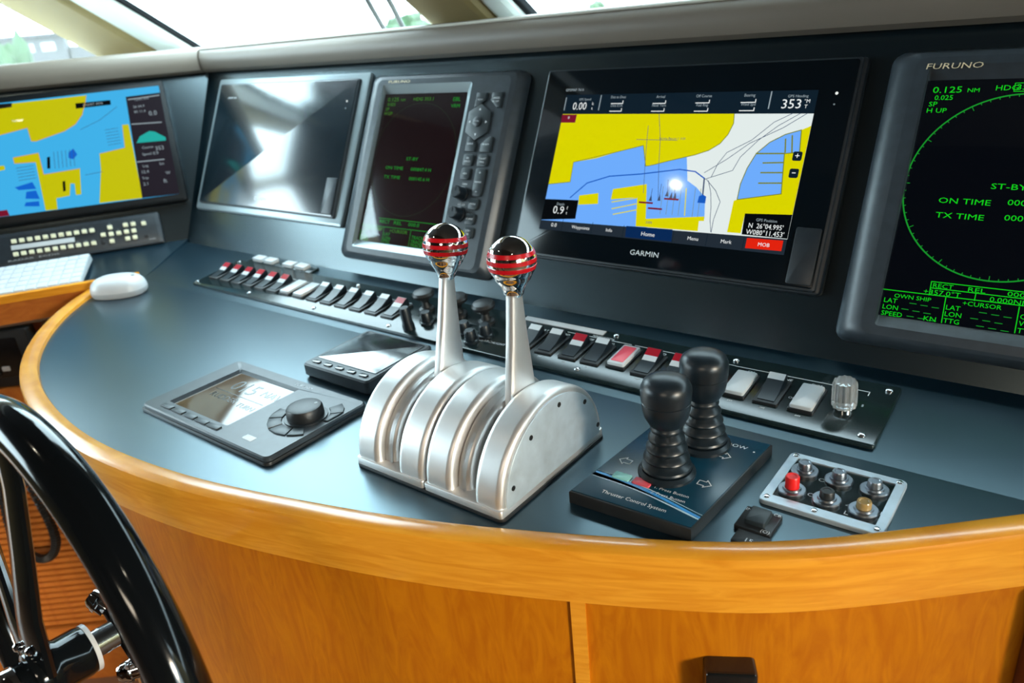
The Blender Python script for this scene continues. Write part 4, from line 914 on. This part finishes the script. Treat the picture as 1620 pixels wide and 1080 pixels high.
q = MB(); q.lathe([(.010, -.008), (.0195, -.008), (.0205, -.004), (.0205, .012), (.023, .016), (.023, .030), (.021, .033), (.017, .034), (.017, .042)], 32); build(q, 'hub', ENA, r)
q = MB(); q.lathe([(.016, .040), (.0180, .042), (.0180, .050), (.016, .053), (.012, .055), (.011, .061), (.002, .063)], 28); build(q, 'hub_cap', CHR, r)
q = MB(); q.lathe([(.020, -.0115), (.020, -.008), (.0155, -.008)], 28, (0, 0, 0), 0, True, True); build(q, 'washer', WHT, r)
q = MB(); q.lathe([(.0112, -.0295), (.0112, -.011)], 20); build(q, 'shaft', STL, r)
q = MB(); q.lathe([(.0036, 0), (.0036, .002), (.0022, .0038), (.0004, .0042)], 14); k0 = None
for k in range(5):
    a = math.radians(148+72*k); Ms = T(.030*math.cos(a), .030*math.sin(a), .0290)
    if k0 is None: k0 = build(q, 'screw', CHR, r, Ms)
    else: share(k0, r, Ms)

r = thing('helm_pump', 'black helm pump bracket with chrome bolts behind the steering wheel', 'pump', WF)
q = MB(); bp_ = [(-.0215, .0100, -.0400), (-.0120, .0000, -.0420), (-.0030, -.0110, -.0440), (.0060, -.0260, -.0450), (.0110, -.0400, -.0460)]
q.tube(bp_, [.0085, .0105, .0125, .0115, .0100], 16); build(q, 'bracket', ENA, r)
dn = WF.inverted().to_3x3() @ Vector((0, 0, -1))
q = MB(); p0 = Vector((.0110, -.0380, -.0460)); pz = (WF @ p0).z; q.tube([tuple(p0), tuple(p0+dn*.25), tuple(p0+dn*(pz-FZ-.001))], .0105, 14); build(q, 'pedestal', BLK, r)
q = MB(); q.lathe([(.0085, -.006), (.0085, .001), (.0100, .001), (.0100, .004), (.0090, .0055), (.0088, .0080), (.0065, .0120), (.0005, .0140)], 18)
def bolt(x, y, z, d): return T(x, y, z) @ Vector(d).to_track_quat('Z', 'Y').to_matrix().to_4x4()
k0 = build(q, 'chrome_bolt', CHR, r, bolt(-.0260, .0140, -.0350, (-.7, .55, .35)))
share(k0, r, bolt(.0030, -.0400, -.0360, (-.5, -.1, .7)))

# ================================================================== louvred cabinet under the side shelf
CA = math.radians(40); ch = Vector((math.cos(CA), math.sin(CA), 0)); cn = Vector((math.sin(CA), -math.cos(CA), 0))
CP = Vector((-1.4915, 0.4001, 0.0)) - cn*0.004
CF = frame(CP, ch, Vector((0, 0, 1)), cn)
r = thing('louvred_cabinet', 'orange wood cabinet with louvred front behind the steering wheel', 'cabinet', CF @ T(-.2, FZ, 0))
q = MB(T(.2, -FZ)); q.box(-.62, .05, -.250, -.1560, -.02, 0, .001); build(q, 'rail', WOODO, r)
q = MB(T(.2, -FZ)); q.box(-.62, .05, FZ, -.7150, -.02, 0, .001); build(q, 'rail', WOODO, r)
q = MB(T(.2, -FZ)); q.box(-.62, .05, FZ, -.045, -.05, -.030); build(q, 'back_panel', WOODD, r)
q = MB(T(.2, -FZ)); q.box(-.62, -.47, -.7150, -.250, -.02, 0, .001); build(q, 'stile', WOODO, r)
q = MB(); q.prism_x([(-.0046, -.0030), (-.0036, -.0012), (.0034, -.0022), (.0046, -.0040), (.0044, -.0140), (-.0044, -.0140)], -.47, .05); k0 = None
for k in range(32):
    Ms = T(.2, -FZ-.2575-.0143*k, 0)
    if k0 is None: k0 = build(q, 'slat', WOODO, r, Ms)
    else: share(k0, r, Ms)
r = thing('marine_radio', 'black radio set with a pale button in the recess under the side shelf', 'radio', CF @ T(0, 0, 0))
q = MB(); q.box(-.40, .035, -.1545, -.046, -.0295, -.004, .003, .003); build(q, 'housing', BLK, r)
q = MB(); q.box(-.16, .012, -.135, -.060, -.004, -.0025, .0006, .003); build(q, 'faceplate', BLKG, r)
q = MB(); q.box(-.0290, -.0150, -.1220, -.1130, -.0025, -.0005, .0008, .002); build(q, 'button', WLENS, r)
q = MB(); q.lathe([(.006, 0), (.006, .006), (.005, .008)], 16, (-.0400, -.128, -.0025)); build(q, 'dial', BLK, r)
# coiled cord hanging in front of the louvres
r_ = [(-.1000, -.300, .030), (-.0900, -.360, .040), (-.0930, -.420, .046), (-.0850, -.470, .048), (-.0660, -.500, .046), (-.0430, -.498, .042), (-.0280, -.470, .036), (-.0300, -.420, .030), (-.040, -.350, .026), (-.05, -.175, .018)]
cpts = catmull([tuple(CF @ Vector(p)) for p in r_], 40); hel = []
for i_ in range(len(cpts)):
    t = (cpts[min(i_+1, len(cpts)-1)]-cpts[max(i_-1, 0)]).normalized(); a = t.cross(cn).normalized(); c_ = a.cross(t)
    ph = i_*1.25; hel.append(tuple(cpts[i_]+a*.0065*math.cos(ph)+c_*.0065*math.sin(ph)))
q = MB(); q.tube(hel, .0034, 5); tag(build(q, 'microphone_cord', BLK), 'coiled black cord hanging in front of the louvres', 'cord')

# ================================================================== latch and grip at the front panel
ki = min(range(len(PTH)), key=lambda i: (PTH[i]-Vector((-0.168, 0.428, 0))).length)
tt = (PTH[ki-1]-PTH[ki+1]).normalized(); nn = -NI[ki]
LF = frame(PTH[ki]+NI[ki]*.0068+Vector((0, 0, -.110))+tt*.0045, tt, Vector((0, 0, 1)), nn)
r = thing('door_latch', 'black latch with round knob on the wooden front below the rim', 'latch', LF)
q = MB(); q.box(-.0200, .0200, -.045, .0165, 0, .018, .003, .004); build(q, 'housing', BLKG, r)
q = MB(); q.box(-.0130, .0170, -.040, .0050, .0181, .0200, .0008, .002); build(q, 'faceplate', BLK, r)
q = MB(); q.lathe([(.018, 0), (.020, .004), (.020, .016), (.017, .020), (.004, .021)], 28); build(q, 'knob', RUB, r, T(.004, -.028, .0200))
r = thing('grab_handle', 'black rounded grab handle on the dark side panel at the lower right', 'handle', T(.035, .5025, -.170))
q = MB(); q.lathe([(.010, 0), (.010, .006), (.007, .010)], 18); build(q, 'collar', BLK, r, RX(pi/2)@T(0, 0, -.042))
q = MB(); q.lathe([(.008, 0), (.008, .035), (.020, .042), (.030, .055), (.033, .070), (.028, .084), (.014, .092), (.001, .094)], 28); build(q, 'grip', RUB, r, RX(pi/2)@T(0, 0, -.040))

# ================================================================== outside the windows
r = thing('windscreen_wiper', 'dark twin-armed wiper against the front windscreen left of the second pillar', 'wiper', WSF)
q = MB()
q.tube([(-1.110, -.03, .012), (-1.055, .08, .012), (-.96, .26, .012)], .0045, 8); build(q, 'arm', BLK, r)
q = MB(); q.tube([(-1.062, -.03, .012), (-1.009, .072, .012), (-.93, .24, .012)], .0045, 8); build(q, 'arm', BLK, r)
q = MB(); q.box(-1.00, -.90, .24, .265, .006, .016, .002); build(q, 'blade', BLK, r)
r = thing('windscreen_wiper', 'dark wiper lying low across the windscreen above the large chart plotter', 'wiper', WSF)
q = MB(); q.tube([(-.60, -.012, .012), (-.55, .0005, .012), (-.50, -.004, .012), (-.40, -.03, .012)], .006, 8); build(q, 'blade', BLK, r)
q = MB(); q.tube([(-.55, -.004, .012), (-.54, -.05, .012)], .005, 8); build(q, 'arm', BLK, r)
camp = Vector((0, 0, .38))
def far(px, py, d): return camp + (R2 + R0*((px-810)/1193.2) + R1*((py-540)/1193.2))*d
def blob(name, label, cat, p, s, seed):
    bm = bmesh.new(); bmesh.ops.create_icosphere(bm, subdivisions=4, radius=1); rnd = random.Random(seed)
    ph = [rnd.uniform(0, 6) for _ in range(6)]
    for v in bm.verts:
        n_ = v.co.normalized(); k = 1+.14*math.sin(7*n_.x+ph[0])+.12*math.sin(9*n_.y+ph[1])+.12*math.sin(8*n_.z+ph[2])+.08*math.sin(21*n_.x+ph[3])*math.sin(19*n_.z+ph[4])+rnd.uniform(-.07, .07)
        v.co = Vector((n_.x*s[0], n_.y*s[1], n_.z*s[2]))*k
    me = bpy.data.meshes.new(name); bm.to_mesh(me); bm.free(); me.materials.append(GRN)
    o = bpy.data.objects.new(name, me); COL.objects.link(o); o.location = p
    return tag(o, label, cat) if label else o
GZ = -1.6
b = MB(); b.box(-60, -4.5, -20, 40, GZ-.1, GZ); b.box(-4.5, 20, 8, 40, GZ-.1, GZ); structure(b, 'ground', DOCK, 'pale grey quay outside the windows')
p = far(20, 99, 9.0); blob('shrub', 'blurred green shrub outside the left window', 'shrub', Vector((p.x, p.y, (p.z+.14+GZ)/2)), (.55, .4, (p.z+.14-GZ)/2), 1)
def tree(name, label, p, s_, seed):
    t_ = thing(name, label, 'tree', T(p.x, p.y, GZ))
    blob('crown', '', '', Vector((0, 0, p.z-GZ)), s_, seed).parent = t_
    q = MB(); q.tube([(0, 0, 0), (.03, 0, (p.z-GZ)*.5), (0, 0, p.z-GZ)], .05, 8); build(q, 'trunk', WOODD, t_)
tree('tree', 'green treetop outside the windscreen left of the second pillar', far(645, 44, 14.0), (.5, .3, .20), 2)
tree('tree', 'small dark green treetop outside just right of the second pillar', far(945, 18, 14.0), (.16, .16, .17), 3)
p = far(60, 82, 16.0)
r = thing('dock_building', 'pale grey blurred dock building outside the left window', 'building', T(p.x, p.y, GZ) @ RZ(math.radians(58)))
H_ = p.z-GZ
q = MB(); q.box(-1.3, .55, 0, .6, 0, H_+.28); build(q, 'wall', DOCK, r)
q = MB(); q.box(-1.35, .60, -.05, .65, H_+.28, H_+.34); build(q, 'roof', DOCK, r)
for k in range(4):
    q = MB(); q.box(-1.1+k*.4, -.85+k*.4, -.02, 0, H_, H_+.16); build(q, 'window', LBLD, r)
q = MB(); q.box(.60, 1.15, .1, .5, 0, H_+.05); build(q, 'shed', DOCK, r)
